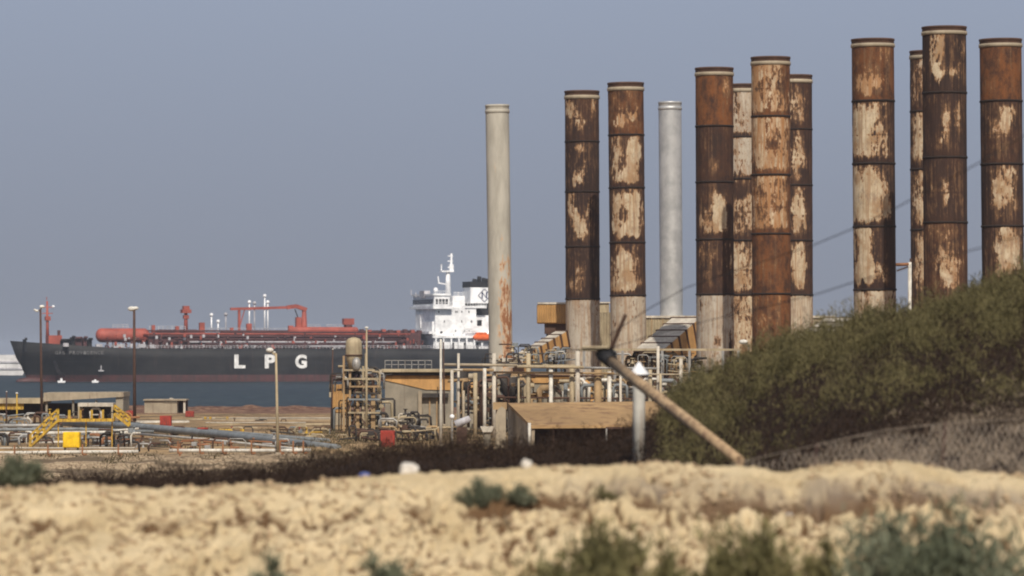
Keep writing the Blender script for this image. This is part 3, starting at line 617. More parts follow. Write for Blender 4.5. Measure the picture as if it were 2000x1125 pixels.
for (px_, py, s_) in ((916, 609, 1), (921, 628, 1.2), (916, 645, 1)):
    a = S(px_-s_, py+2, -12.1); b = S(px_+s_, py-2, -12.1); MB().box(a.x, b.x, -12.1, -11.9, a.z, b.z).build('porthole', M['glass'], AH)
a = S(932, 637, -9.1); b = S(941, 625, -9.1); MB().box(a.x, b.x, -9.1, -8.9, a.z, b.z).build('louvre', M['black'], ship)
for k in range(9):
    a = S(850+k*15, 682, -14.9); z1 = S(850, 660, -14.2).z; MB().box(a.x, a.x+.6, -15.1, -14.7, a.z-1, z1).build('deck_pillar', M['white'], ship)
for k in range(5):
    a = S(858+k*24, 681, -13.7); b = S(863+k*24, 669, -13.7); MB().box(a.x, b.x, -13.72, -13.5, a.z, b.z).build('deck_door', M['glass'], ship)
# stairs at the side of the casing
q = MB(); q.bar(S(893, 660, -14), S(906, 643, -14), .5, .8); q.bar(S(906, 643, -14), S(944, 643, -14), .5, .8)
for k in range(9): p_ = S(906+k*4.6, 643, -14); q.bar(p_, p_+Vector((0, 0, 1.3)), .12)
q.bar(S(906, 637, -14), S(944, 637, -14), .15); q.build('outer_stair', M['white'], ship)
for z_py, x0, x1, lt in ((568, 848, 878, -14.5), (592, 908, 950, -12.2), (590, 846, 884, -15.8), (571, 886, 906, -8.5), (596, 932, 950, -8.5)):
    q = MB(); a, b = S(x0, z_py, lt), S(x1, z_py, lt)
    for k in range(9): x = a.x+(b.x-a.x)*k/8; q.bar((x, lt, a.z-1.3), (x, lt, a.z), .12)
    q.bar((a.x, lt, a.z), (b.x, lt, a.z), .14); q.build('deck_railing', M['white'], ship)
# radar mast
mm = MB(); a = S(875, 580, -2); z1 = S(875, 530, -2).z; mm.tube([(a.x, -2, a.z), (a.x, -2, z1)], [1.25, .8], 12)
z2 = z1; mm.box(a.x-3, a.x+2, -3.5, -.5, z2-.3, z2+.3); mm.bar((a.x-2.8, -2, z2), (a.x-2.8, -2, z2+2.8), .4); mm.bar((a.x+1.2, -2, z2), (a.x+1.4, -2, S(880, 495, -2).z), .7)
zz = S(0, 548, -2).z; mm.bar((a.x-4, -2, zz), (a.x, -2, zz-.6), .5); mm.bar((a.x-3.8, -2, zz), (a.x-4.2, -2, zz+2.6), .4); 
for py in (522, 510, 500): q_ = S(880, py, -2); mm.bar(q_+Vector((-1.2, 0, 0)), q_+Vector((1, 0, 0)), .35)
mm.box(a.x+.5, a.x+2.1, -2.8, -1.2, z2+.3, z2+2.8); mm.build('radar_mast', M['white'], ship)
q = MB(); p_ = S(851, 566, -9); q.ball(p_, .95); q.bar(p_+Vector((0, 0, -3)), p_, .35); q.build('radome', M['white'], ship)
for px_, py, lt in ((812, 571, 8), (820, 569, 4), (803, 566, 13), (838, 570, -4), (895, 570, -4)): p_ = S(px_, py, lt); MB().bar(p_+Vector((0, 0, -2)), p_, .3).build('antenna', M['shipgrey'], ship)
q = MB(); p_ = S(824, 572, 0); q.box(p_.x, p_.x+2.5, -3, 3, p_.z-2, p_.z+.8); q.build('roof_box', M['shipgrey'], ship)
# funnel
def funnel(name, y0, y1, m, grow=0): return SB(name, 919-grow, 958+grow, y0, y1, -5-grow*.1, 5+grow*.1, m)
FB = funnel('funnel_band', 561, 592, 'white'); funnel('funnel_foot', 592, 617, 'black'); funnel('funnel_cap', 550, 561, 'black', 1)
q = MB()
for px_, yt_ in ((926, 545), (935, 540), (944, 543), (952, 545)): a = S(px_, 552, -1); q.tube([a, S(px_+1.5, yt_, -1)], .9, 8)
q.build('exhaust_pipe', M['black'], ship)
e = MB(); c_ = S(946, 576.5, -5.06); rr = 2.6
for a0, a1 in (((-1, 0), (0, 1)), ((0, 1), (1, 0)), ((1, 0), (0, -1)), ((0, -1), (-1, 0))):
    e.bar(c_+Vector((a0[0]*rr, 0, a0[1]*rr)), c_+Vector((a1[0]*rr, 0, a1[1]*rr)), .65, .08)
e.bar(c_+Vector((-.9, -.02, -1.2)), c_+Vector((-.9, -.02, 1.2)), .5, .08); e.bar(c_+Vector((.9, -.02, -1.2)), c_+Vector((.9, -.02, 1.2)), .5, .08); e.bar(c_+Vector((-.9, -.04, 1.2)), c_+Vector((.9, -.04, -1.2)), .5, .08)
e.build('funnel_emblem', M['blue'], FB)
lb = MB(); a, b = S(923, 659, -15), S(962, 659, -15); n = 9; pts = []; rs2 = []
for k in range(n): t = k/(n-1); pts.append((a.x+(b.x-a.x)*t, -15, a.z)); rs2.append(1.5*(max(.03, 1-(2*t-1)**4))**.5)
lb.tube(pts, rs2, 12); lb.box(a.x+1.5, b.x-2.5, -16, -14, a.z+.6, a.z+2, bev=.3); lb.build('lifeboat', M['orangeboat'], ship)
MB().tube([(a.x+1, -15, a.z-1.1), (b.x-1, -15, a.z-1.1)], .75, 8).build('lifeboat_keel', M['shipgrey'], ship)

# the white hull far behind the bow
wd = 2050.
wb = thing('white_ship', 'stretch of white ship side with grey lines behind the black bow at the left edge', 'ship', P(-120, 733, wd))
x1_ = P(60, 0, wd).x; x0_ = P(-330, 0, wd).x; z1_ = P(0, 693, wd).z
MB().prism([(x0_, wd, 0), (x1_-4, wd, 0), (x1_, wd, z1_-1), (x1_, wd, z1_), (x0_+5, wd, z1_), (x0_, wd, z1_-4)], (0, 26, 0)).build('hull', paint('far_white', (.60, .59, .58), (.4, .38, .36), .3, .1, bmp=0), wb)
for py in (707, 720): z = P(0, py, wd).z; MB().box(x0_+1, x1_+.3, wd-.5, wd-.02, z-.45, z+.45).build('rubbing_strake', M['shipgrey'], wb)

# breaking water along the ship: small floats
for px_, py, w_ in ((120, 747, 16), (186, 747, 14)):
    D = DG(py+.5, 0); p_ = P(px_, py, D); t = thing('work_boat', 'tiny white boat on the water ' + ('under the bow of the gas carrier' if px_ < 150 else 'just right of the one under the bow'), 'boat', (p_.x, D, 0), 'small white boats by the bow')
    w = W(w_, D)/2; MB().prism([(p_.x-w*.8, D, -.2), (p_.x+w*.8, D, -.2), (p_.x+w, D, .7), (p_.x-w, D, .8)], (0, 1.4, 0)).build('hull', M['white'], t)
    MB().box(p_.x-w*.3, p_.x+w*.2, D+.3, D+1.1, .7, 1.6 if px_ < 150 else 1.2).build('cabin', M['white'], t)

# ------------------------------------------------------------------ light masts
def base_at(px, D): x = (px-1000)*D/FPX; return Vector((x, D, gz(x, D)))
def light_mast(px, pxb, yt, D, w, label, mat_, heads, name='lighting_mast'):
    b = base_at(pxb, D); t_ = P(px, yt, D); t = thing(name, label, 'lamp post', b, 'lamp posts and masts of the yard')
    r = W(w, D)/2; MB().tube([b, b.lerp(t_, .5), t_], [r*1.15, r, r*.8], 10).build('pole', M[mat_], t)
    MB().lathe(b, [(r*2.2, 0), (r*2.2, .3), (r*1.3, .35)], 12).build('foot', M['concrete'], t)
    for dx, dy, s_ in heads:
        h = P(px+dx, yt+dy, D); m = MB(); m.ball(h, W(s_, D), (1, .8, .62), 10); m.build('lamp_head', M['lamp'], t)
        MB().bar(h, t_+Vector((0, 0, -.2)), .09).build('arm', M[mat_], t)
light_mast(79, 82, 603, 455, 5, 'tall brown lighting mast nearest the left edge, with lamps either side of its top', 'brownpole', [(3, -4, 5.5), (-11, 2, 3), (-7, 4, 4)])
light_mast(262, 263, 602, 455, 6, 'tall brown lighting mast with one wide white lamp, right of the yellow stairs', 'brownpole', [(-5, 1, 8), (3, 0, 6)])
light_mast(539, 543, 690, 320, 5.5, 'pale leaning lamp post in front of the letters on the hull', 'beige', [(-12, -6, 8), (-3, -2, 3)])
light_mast(716, 716, 641, 400, 4, 'thin post with a small round lamp rising past the domed vessel', 'beige', [(0, -1, 4)])
light_mast(861, 861, 664, 345, 5, 'straight white pole in front of the ochre-topped building', 'whitepipe', [(0, 0, 2.4)])
light_mast(650, 647, 682, 430, 3.4, 'thin dark rusty pole beside the ochre cabinet', 'brownpole', [(0, 0, 2)])
light_mast(13, 12, 765, 420, 3, 'short thin dark pole at the far left of the yard', 'brownpole', [(0, 0, 1.6)])
light_mast(33, 33, 768, 440, 3, 'short yellow pole with a fitting on top, left of the flat shelter', 'yellow', [(0, 0, 3)])
light_mast(866, 868, 668, 440, 3.4, 'dark rusty vent pole right behind the straight white pole', 'brownpole', [(0, 0, 1.8)])

# ------------------------------------------------------------------ yard at the left
D = 520
t = thing('flat_shelter', 'long low concrete shelter with sloping canopy behind the yellow stairs', 'building', base_at(160, D))
zt = P(0, 767, D).z; zm = P(0, 776, D).z; x0, x1, xm = P(-60, 0, D).x, P(240, 0, D).x, P(85, 0, D).x
MB().prism([P(85, 767, D), P(241, 766, D), P(241, 775, D), P(85, 784, D)], (0, 9, 0)).build('roof', M['concrete'], t)
MB().prism([P(-90, 779, D), P(84.6, 778, D), P(84.6, 788, D), P(-90, 788, D)], (0, 9, 0)).build('low_roof', M['beige'], t)
MB().box(P(226, 0, D).x, x1, D+.3, D+8.7, 2.5, P(0, 775.5, D).z).build('end_wall', M['greywall'], t)
MB().box(x0, P(225.5, 0, D).x, D+6, D+8.5, 2.5, P(0, 789, D).z).build('rear_wall', M['darkrust'], t)
MB().box(P(-60, 0, D).x, P(45, 0, D).x, D+.4, D+.8, P(0, 800, D).z, P(0, 788.5, D).z).build('fascia_board', M['yellow'], t)
for px_ in (88, 140, 185): MB().box(P(px_, 0, D).x, P(px_+4, 0, D).x, D+.5, D+.8, 2.5, P(0, 782, D).z).build('post', M['greywall'], t)
D = 548
t = thing('block_hut', 'small square grey block hut by the water', 'hut', base_at(320, D)); zb = 2.6
MB().box(P(282, 0, D).x, P(346, 0, D).x, D, D+4.5, zb, P(0, 782.5, D).z).build('wall', M['concrete'], t)
MB().box(P(280, 0, D).x, P(364, 0, D).x, D-.3, D+5, P(0, 782.4, D).z, P(0, 779.8, D).z).build('roof', M['concrete'], t)
MB().box(P(358, 0, D).x, P(362, 0, D).x, D, D+.4, zb, P(0, 782.5, D).z).build('porch_post', M['pale'], t)
MB().box(P(346.3, 0, D).x, P(362, 0, D).x, D+2.5, D+4.4, zb, P(0, 782.6, D).z).build('porch_wall', M['darkrust'], t)
MB().box(P(320, 0, D).x, P(346, 0, D).x, D-.12, D-.02, P(0, 786, D).z, P(0, 782.6, D).z).build('lintel', M['greywall'], t)
MB().box(P(330, 0, D).x, P(337, 0, D).x, D+1, D+2, P(0, 779.8, D).z+.01, P(0, 777.6, D).z).build('roof_vent', M['pale'], t)
# red tanks and boxes
for (x0, x1, y0, y1, D, lab) in ((247, 262, 802, 819, 500, 'small red bin beside the tall mast right of the yellow stairs'), (312, 334, 812, 832, 455, 'red box in front of the grey block hut'), (362, 378, 803, 816, 520, 'low faded red box right of the block hut'), (743, 771, 841, 869, 352, 'bright red cabinet under the ochre-topped building')):
    t = thing('red_cabinet', lab, 'cabinet', P((x0+x1)/2, y1, D), 'red cabinets in the yard'); a, b = P(x0, y1, D), P(x1, y0, D)
    zb = min(a.z, gz(a.x, D)); MB().box(a.x, b.x, D, D+W(x1-x0, D), zb-.1, b.z, bev=.04).build('body', M['red'], t)
    dr = MB().box(a.x+.08, (a.x+b.x)/2-.03, D-.05, D-.003, a.z+.15, b.z-.15).build('door', M['red'], t); MB().box((a.x+b.x)/2-.12, (a.x+b.x)/2-.07, D-.1, D-.051, a.z+.5, a.z+.75).build('handle', M['dark'], dr); MB().box((a.x+b.x)/2+.03, b.x-.08, D-.05, D-.003, a.z+.15, b.z-.15).build('door', M['red'], t)
# yellow crossover stairs
D = 348
t = thing('crossover_stairs', 'yellow steel stairs and walkway crossing over the pipes', 'stairs', base_at(165, D))
def railed(name, a, b, dz, m, wid=.1, depth=1.0, posts=4, rails=(1.,), tread=.12):
    q = MB()
    for dy in (0, depth):
        o_ = Vector((0, dy, 0)); q.bar(a+o_, b+o_, wid, .2)
        for r_ in rails: q.bar(a+o_+Vector((0, 0, dz*r_)), b+o_+Vector((0, 0, dz*r_)), wid*.6)
        for k in range(posts+1): p_ = a.lerp(b, k/posts)+o_; q.bar(p_, p_+Vector((0, 0, dz)), wid*.6)
    n = max(3, int((b-a).length/.3))
    for k in range(n): p_ = a.lerp(b, (k+.5)/n); q.box(p_.x-tread, p_.x+tread, p_.y, p_.y+depth, p_.z-.02, p_.z+.02)
    return q.build(name, m, t)
railed('stair_flight', P(58, 873, D), P(112, 822, D), 1.0, M['yellow'], .16, 1.0, 4, (1., .55))
railed('walkway', P(112, 822, D), P(222, 821, D), .9, M['yellow'], .14, 1.0, 5, (.12,))
railed('stair_flight', P(252, 832, D), P(222, 808, D), .75, M['yellow'], .14, 1.0, 3, (1., .55))
q = MB()
for px_ in (114, 168, 219): q.bar(P(px_, 821, D+.4), base_at(px_, D+.4), .1)
q.build('leg', M['yellow'], t)
t = thing('pump_shelter', 'pale steel frame shelter standing behind the yellow walkway', 'shelter', base_at(187, 430))
D = 430; MB().box(P(152, 0, D).x, P(221, 0, D).x, D, D+3, P(0, 794, D).z, P(0, 787, D).z).build('roof', M['pale'], t)
for px_ in (154, 219):
    for dy in (.1, 2.9): MB().bar(base_at(px_, D+dy), P(px_, 794, D)+Vector((0, dy, 0)), .18).build('leg', M['beige'], t)
q = MB(); q.box(P(158, 0, D).x, P(214, 0, D).x, D+2.5, D+2.7, 3, P(0, 796, D).z); q.build('back_panel', M['dark'], t)
for (px_, pb, w_) in ((187, 430.6, 9), ): 
    q = MB(); c = P(px_, 806, pb); pts = [c+Vector((-.55, 0, -1.2)), c+Vector((-.55, 0, .1)), c+Vector((-.3, 0, .45)), c+Vector((.3, 0, .45)), c+Vector((.55, 0, .1)), c+Vector((.55, 0, -1.2))]; q.tube(pts, .13, 8); q.bar(c+Vector((0, 0, .4)), c+Vector((0, 0, 1.1)), .12); q.bar(c+Vector((-.5, 0, -.2)), c+Vector((.5, 0, -.2)), .12); q.build('pump_loop', M['whitepipe'], t)
# yellow box
D = 326; t = thing('yellow_cabinet', 'bright yellow box standing among the pipes', 'cabinet', P(139, 876, D))
a, b = P(122.5, 875, D), P(155, 844, D); MB().box(a.x, b.x, D, D+1.2, a.z, b.z, bev=.05).build('body', M['yellowbox'], t)
MB().box(a.x+.07, b.x-.07, D-.04, D-.003, a.z+.08, b.z-.1).build('door', M['yellowbox'], t)
for dx in (a.x+.15, b.x-.15): MB().box(dx-.06, dx+.06, D+.2, D+.4, gz(dx, D)-.1, a.z-.003).build('leg', M['dark'], t)

# pipelines
def pipeline(name, label, pts, rad, m, supm, nsup, D_of=None, mat_sup=None, saddle=.5, cat='pipeline', grp='pipelines of the yard', tall=0):
    pts = [P(*p) for p in pts]; t = thing(name, label, cat, (pts[0].x, pts[0].y, 3), grp)
    MB().tube(pts, rad, 12).build('pipe', M[m], t)
    for k in range(nsup):
        s = (k+.5)/nsup*(len(pts)-1); i = min(int(s), len(pts)-2); c = pts[i].lerp(pts[i+1], s-i); g = gz(c.x, c.y)
        q = MB(); w = rad*.8+.03; q.box(c.x-w*1.3, c.x+w*1.3, c.y-w, c.y+w, c.z-rad-.12, c.z-rad*.85); q.bar((c.x, c.y, g-.2), (c.x, c.y, c.z-rad-.1), w*.9)
        if tall: q.bar((c.x-w, c.y-rad-.05, c.z-rad), (c.x-w, c.y-rad-.05, c.z+tall), .12); 
        q.build('support', M[supm], t)
    return t
pipeline('pipeline', 'wide grey pipe sloping across the yard towards the right', [(120, 826, 430), (250, 832, 415), (420, 848, 380), (600, 868, 350), (660, 876, 342)], .34, 'greypipe', 'darkrust', 9)
pipeline('pipeline', 'second wide grey pipe just above the widest sloping one', [(180, 822, 440), (300, 834, 424), (470, 848, 398), (640, 862, 372)], .26, 'greypipe', 'darkrust', 8)
pipeline('pipeline', 'thin rusty white pipe sloping below the wide grey pipe', [(250, 846, 372), (400, 858, 356), (560, 875, 330), (600, 879, 326)], .11, 'whitepipe', 'orange', 8)
pipeline('pipeline', 'white pipe passing in front of the foot of the yellow stairs', [(-60, 848, 372), (60, 847, 370), (150, 845, 368), (262, 845, 366)], .17, 'whitepipe', 'steel', 9)
pipeline('pipeline', 'grey pipe behind the yellow stairs at the far left', [(-60, 832, 410), (110, 831, 408)], .2, 'steel', 'steel', 6)
pipeline('pipeline', 'dark pipe running level behind the yellow box', [(-60, 840, 390), (150, 838, 392), (300, 843, 394)], .16, 'greypipe', 'dark', 7)
pipeline('pipeline', 'lowest white pipe with orange posts, left stretch up to the masts', [(-60, 886, 318), (0, 885, 318), (130, 883, 319), (270, 882, 320)], .14, 'whitepipe', 'orange', 6, tall=.6)
pipeline('pipeline', 'lowest white pipe with orange posts, right stretch towards the leaning lamp post', [(330, 880, 321), (430, 880, 321), (560, 880, 321), (606, 879, 322)], .14, 'whitepipe', 'orange', 7, tall=.75)
pipeline('pipeline', 'yellowish pipe in the far right part of the yard', [(400, 826, 470), (560, 830, 462), (645, 829, 455)], .12, 'beige', 'darkrust', 6)
pipeline('pipeline', 'pale pipe on low blocks near the shore', [(340, 822, 492), (600, 818, 498)], .22, 'beige', 'concrete', 8)
pipeline('pipeline', 'buff kerb-like pipe in front of the block hut', [(266, 828, 468), (370, 827, 468)], .32, 'pale', 'concrete', 4)
# riser / manifold clusters in the yard
def manifold(name, label, px0, px1, py0, py1, D, seed, n, mats, depth=3, cat='pipework', rr=(.05, .16)):
    rd = random.Random(seed); t = thing(name, label, cat, base_at((px0+px1)/2, D))
    for k in range(n):
        m = M[rd.choice(mats)]; px_ = rd.uniform(px0, px1); d = D+rd.uniform(0, depth); p_ = P(px_, rd.uniform(py0, py0+(py1-py0)*.5), d); g = P(px_, py1, d).z
        r_ = rd.uniform(*rr); kind = rd.random(); q = MB()
        if kind < .45:
            e = p_+Vector((rd.choice((-1, 1))*rd.uniform(.5, 1.6), 0, 0)); path = [(p_.x, d, g), (p_.x, d, p_.z-.25), p_+Vector(((e.x-p_.x)*.2, 0, 0)), e]
            if rd.random() < .5: path += [(e.x+(e.x-p_.x)*.12, d, e.z-.15), (e.x+(e.x-p_.x)*.15, d, g+rd.uniform(0, .6))]
            q.tube(path, r_, 8).build('riser_pipe', m, t)
        elif kind < .7:
            z = rd.uniform(g+.1, p_.z); q.tube([(p_.x-rd.uniform(.4, 1.6), d, z), (p_.x+rd.uniform(.4, 1.6), d, z+rd.uniform(-.3, .3))], r_*.8, 8).build('cross_pipe', m, t)
        elif kind < .88:
            z = rd.uniform(g, p_.z); q.lathe((p_.x, d, z), [(r_*2.2, 0), (r_*2.2, .12), (r_, .14), (r_*.8, .5), (r_*2, .52), (r_*2, .58), (.02, .6)], 10).build('valve', m, t)
        else:
            z = rd.uniform(g, p_.z); s = rd.uniform(.15, .35); q.box(p_.x-s, p_.x+s, d, d+.5, z-s*.6, z+s*.9, bev=.03).build('junction_box', m, t)
    return t
YM = ['whitepipe', 'steel', 'greypipe', 'dark', 'darkrust']
manifold('pipe_manifold', 'tangle of grey and white pipework under the yellow stairs at the left edge', -20, 118, 842, 880, 355, 11, 40, YM, 18)
manifold('pipe_manifold', 'tangle of pipes and valves between the yellow box and the mast', 158, 262, 838, 880, 350, 12, 46, YM+['orange'], 14)
manifold('pipe_manifold', 'grey valves and pipes in the gap behind the far left stairs', -20, 120, 803, 838, 420, 13, 40, YM+['yellow'], 30)
manifold('pipe_manifold', 'dark pumps under the pale steel shelter', 125, 260, 800, 832, 425, 14, 26, ['dark', 'darkrust', 'greypipe', 'orange'], 20)
manifold('pipe_manifold', 'rusty fittings where the grey pipes end at the brush', 560, 680, 830, 880, 380, 15, 40, ['beige', 'darkrust', 'yellow', 'greypipe'], 50, rr=(.04, .1))
manifold('pipe_manifold', 'low fittings strung along the shore end of the yard', 390, 640, 815, 838, 480, 16, 34, ['beige', 'darkrust', 'dark', 'yellow'], 60, rr=(.04, .1))

def kerb(label, px0, px1, py, D, h, m):
    a, b = P(px0, py, D), P(px1, py, D); t = thing('low_wall', label, 'wall', (a.x, D, 3), 'low walls in the yard')
    z = a.z; MB().box(a.x, b.x, D, D+.8, 2.6, z, bev=.03).build('wall', M[m], t); MB().box(a.x-.05, b.x+.05, D-.06, D+.86, z+.003, z+.09).build('coping', M['pale'], t)
kerb('pale low wall running from the wide grey pipe to the leaning lamp post', 402, 596, 826, 462, 0, 'beige')
kerb('buff low wall nearer the shore, behind the pale low wall', 395, 655, 817, 492, 0, 'concrete')
kerb('short pale low wall in front of the small red box', 265, 366, 823, 476, 0, 'pale')
kerb('pale low wall behind the lowest white pipe at the left', -30, 262, 876, 333, 0, 'tan')
for k, (px_, lab) in enumerate(((401, 'leftmost of the small yellow stubs on the low wall by the shore'), (411, 'second small yellow stub on the low wall by the shore'), (444, 'small yellow stub standing alone on the low wall by the shore'))):
    t = thing('bollard', lab, 'bollard', P(px_, 822, 488), 'yellow stubs by the shore'); b_ = base_at(px_, 488); MB().lathe(b_, [(.16, 0), (.16, P(0, 815, 488).z-b_.z), (.1, P(0, 814, 488).z-b_.z)], 10).build('post', M['yellow'], t); MB().lathe(b_, [(.25, 0), (.25, .1)], 10).build('foot', M['concrete'], t)
manifold('pipe_manifold', 'rusty valves and drums scattered between the wide grey pipe and the low wall', 350, 640, 832, 858, 395, 17, 44, ['darkrust', 'dark', 'red', 'yellow', 'beige', 'steel'], 45, rr=(.05, .12))
manifold('pipe_manifold', 'low dark fittings beneath the wide sloping grey pipe', 265, 590, 856, 882, 330, 18, 50, ['darkrust', 'dark', 'orange', 'steel', 'darkrust'], 22, rr=(.04, .11))
# ------------------------------------------------------------------ middle plant
# ochre cabinet on a post
D = 455; t = thing('ochre_cabin', 'ochre corrugated cabin standing left of the domed vessel', 'cabin', base_at(665, D))
MB().box(P(649, 0, D).x, P(682, 0, D).x, D, D+2.2, P(0, 806, D).z, P(0, 751, D).z, bev=.05).build('body', M['ochre_corr'], t)
MB().box(P(643, 0, D).x, P(648.7, 0, D).x, D+.2, D+.6, P(0, 776, D).z, P(0, 750, D).z).build('side_panel', M['beige'], t)
MB().box(P(649, 0, D).x, P(682, 0, D).x, D+.1, D+2.3, gz(P(665, 0, D).x, D)-.2, P(0, 806.2, D).z).build('plinth', M['concrete'], t)
# domed vessel in its steel frame
D = 420; c = P(691, 0, D).x; t = thing('process_vessel', 'upright beige vessel with domed top on a crowded steel frame, left of the ochre-topped building', 'tank', base_at(691, D))
r = W(16, D); zt = P(0, 659, D).z; z0 = P(0, 700, D).z
MB().lathe((c, D, 0), [(r*.5, z0-1.2), (r*.95, z0), (r, z0+.2), (r, zt-r*.75), (r*.92, zt-r*.4), (r*.7, zt-r*.15), (r*.3, zt), (.02, zt+.02)], 20).build('vessel', M['beige'], t)
MB().lathe((c, D, 0), [(r*1.02, z0+.25), (r*1.1, z0+.25), (r*1.1, z0+.4), (r*1.02, z0+.4)], 20, cap=False).build('band', M['darkrust'], t)
MB().ball(P(696, 711, D-1), W(9, D), (1, 1, 1.5), 14).build('knockout_pot', M['steel'], t)
g = gz(c, D)
for px_, yt_, w_ in ((672, 695, 4), (698, 745, 6), (715, 690, 5), (728, 752, 8), (709, 715, 4), (684, 722, 4)):
    MB().bar((P(px_, 0, D).x, D-.6+px_ % 3, g-.2), (P(px_, 0, D).x, D-.6+px_ % 3, P(0, yt_, D).z), W(w_, D)).build('frame_column', M['beige' if px_ % 2 else 'tan'], t)
for py, x0, x1, m in ((740, 672, 740, 'beige'), (755, 682, 742, 'tan'), (723, 672, 732, 'beige'), (780, 680, 742, 'greypipe'), (806, 680, 742, 'beige'), (768, 690, 740, 'dark')):
    MB().bar(P(x0, py, D-.9), P(x1, py, D-.9), .18).build('frame_beam', M[m], t)
for a_, b_ in (((680, 800), (697, 755)), ((728, 800), (706, 755)), ((682, 850), (697, 806)), ((728, 850), (700, 808)), ((700, 740), (726, 770))): MB().bar(P(*a_, D-.8), P(*b_, D-.8), .13).build('brace', M['darkrust'], t)
manifold('vessel_pipework', 'dense knot of grey and beige pipes in the frame below the domed vessel', 672, 742, 714, 770, 421, 21, 70, ['beige', 'steel', 'dark', 'darkrust', 'greypipe', 'dark'], 3, rr=(.05, .15))
manifold('vessel_pipework', 'darker pipes low in the frame below the domed vessel', 680, 745, 775, 850, 422, 22, 44, ['beige', 'dark', 'greypipe', 'dark', 'tan'], 3, rr=(.06, .16))

# ochre-topped building
D = 445; t = thing('plant_building', 'boxy building with ochre upper wall, grey lower wall and railed flat roof', 'building', base_at(812, D)); zb = 2.7
X = lambda px_: P(px_, 0, D).x
Z = lambda py: P(0, py, D).z
MB().box(X(752), X(884), D, D+9, zb, Z(735)).build('wall', M['greywall'], t)
MB().prism([(X(752.5), D-.12, Z(733)), (X(884), D-.12, Z(733)), (X(884), D-.12, Z(762)), (X(832), D-.12, Z(761)), (X(790), D-.12, Z(751)), (X(752.5), D-.12, Z(743))], (0, .11, 0)).build('upper_panel', M['ochre'], t)  # ochre panel with a slanting lower edge, set over the grey wall
MB().box(X(745), X(900), D-.9, D+9.4, Z(727), Z(721), bev=.03).build('roof', M['beige'], t)
MB().box(X(750), X(886), D-.5, D+9, Z(733.5), Z(727.1)).build('roof_beam', M['dark'], t)
MB().tube([P(743, 722, D-1), P(738, 738, D-1), P(740, 755, D-1), P(742, 835, D-1)], W(5, D), 10).build('downpipe', M['concrete'], t)
MB().box(X(825), X(876), D-.7, D-.14, Z(776), Z(768)).build('canopy', M['dark'], t)
for px_ in (820, 838, 852): MB().box(X(px_), X(px_+2.5), D-.25, D-.01, zb, Z(768.2)).build('pilaster', M['tan'], t)
MB().box(X(817), X(824), D-.6, D-.01, zb, Z(764)).build('buttress', M['concrete'], t)
q = MB()
for k in range(8): q.bar((X(752+k*13), D, Z(721)), (X(752+k*13), D, Z(704)), .07)
for py in (704, 712): q.bar((X(752), D, Z(py)), (X(843), D, Z(py)), .07)
q.build('roof_railing', M['steel'], t)
manifold('ground_pipework', 'row of small pale valves at the foot of the ochre-topped building', 755, 822, 803, 836, 400, 23, 26, ['pale', 'beige', 'steel', 'dark'], 4, rr=(.06, .14))
manifold('ground_pipework', 'beige clutter of pipes beside the red cabinet under the ochre-topped building', 690, 850, 832, 862, 365, 24, 60, ['beige', 'dark', 'darkrust', 'tan', 'dark'], 10, rr=(.05, .12))

# main pipe rack in front of the chimneys
D = 392; t = thing('pipe_rack', 'steel pipe rack of pale columns and long pipes below the chimneys', 'pipe rack', base_at(1090, D)); X = lambda px_: P(px_, 0, D).x; Z = lambda py: P(0, py, D).z
for px_, y0, w_, m, dy in ((884, 722, 6, 'pale', -4), (896, 690, 5, 'pale', -2), (906, 762, 5, 'concrete', -3), (929, 728, 8, 'beige', -4), (947, 719, 7, 'whitepipe', -4), (965, 690, 8, 'pale', 0), (1013, 728, 4, 'beige', 0), (1032, 690, 9, 'beige', 0), (1076, 722, 8, 'whitepipe', 0), (1117, 716, 10, 'beige', .4), (1128, 685, 9, 'pale', -.5), (1168, 722, 15, 'tan', .6), (1190, 726, 8, 'whitepipe', 0), (1212, 722, 5, 'pale', 0), (1290, 730, 5, 'beige', 0), (1270, 722, 8, 'beige', .5), (1330, 700, 7, 'pale', 0), (1286, 676, 6, 'pale', 1)):
    MB().tube([(X(px_), D+dy, 2.5), (X(px_), D+dy, Z(y0))], W(w_/2, D), 10).build('column', M[m], t)
for py, x0, x1, r_, m, dy in ((712, 868, 1010, 4, 'concrete', -1), (716, 1010, 1140, 4, 'beige', -1), (722, 895, 965, 4, 'tan', -3), (727, 965, 1200, 3, 'tan', -.3), (733, 1035, 1180, 2.5, 'darkrust', .3), (718, 1100, 1290, 3.4, 'steel', 1), (710, 955, 1060, 2.4, 'dark', .3), (730, 1180, 1340, 2.4, 'concrete', 0), (776, 960, 1300, 2.6, 'darkrust', .8), (722, 884, 905, 3, 'pale', -4)):
    MB().tube([(X(x0), D+dy, Z(py)), (X(x1), D+dy, Z(py+(x1-x0)*.01))], W(r_/1.4, D), 10).build('pipe', M[m], t)
# exhaust ducts and machines behind the rack
t = thing('turbine_hall', 'long low hall with ochre and grey wall panels behind the pipe rack', 'building', base_at(1060, 425)); D = 425
MB().box(X(900)*D/392, X(1130)*D/392, D, D+8, 2.7, P(0, 735, D).z).build('wall', M['greywall'], t)
MB().box(P(1034, 0, D).x, P(1118, 0, D).x, D-.15, D-.01, P(0, 748, D).z, P(0, 734.7, D).z).build('upper_panel', M['ochre'], t)
MB().prism([P(1075, 750, D-.2), P(1080, 750, D-.2), P(1118, 782, D-.2), P(1112, 786, D-.2)], (0, .15, 0)).build('brace', M['darkrust'], t)
MB().box(P(1180, 0, D).x, P(1330, 0, D).x, D+1, D+9, 2.7, P(0, 740, D).z).build('annex', M['darkrust'], t)
MB().box(P(896, 0, D).x, P(1132, 0, D).x, D-.3, D+8.3, P(0, 735, D).z+.003, P(0, 731, D).z).build('roof', M['tan'], t)
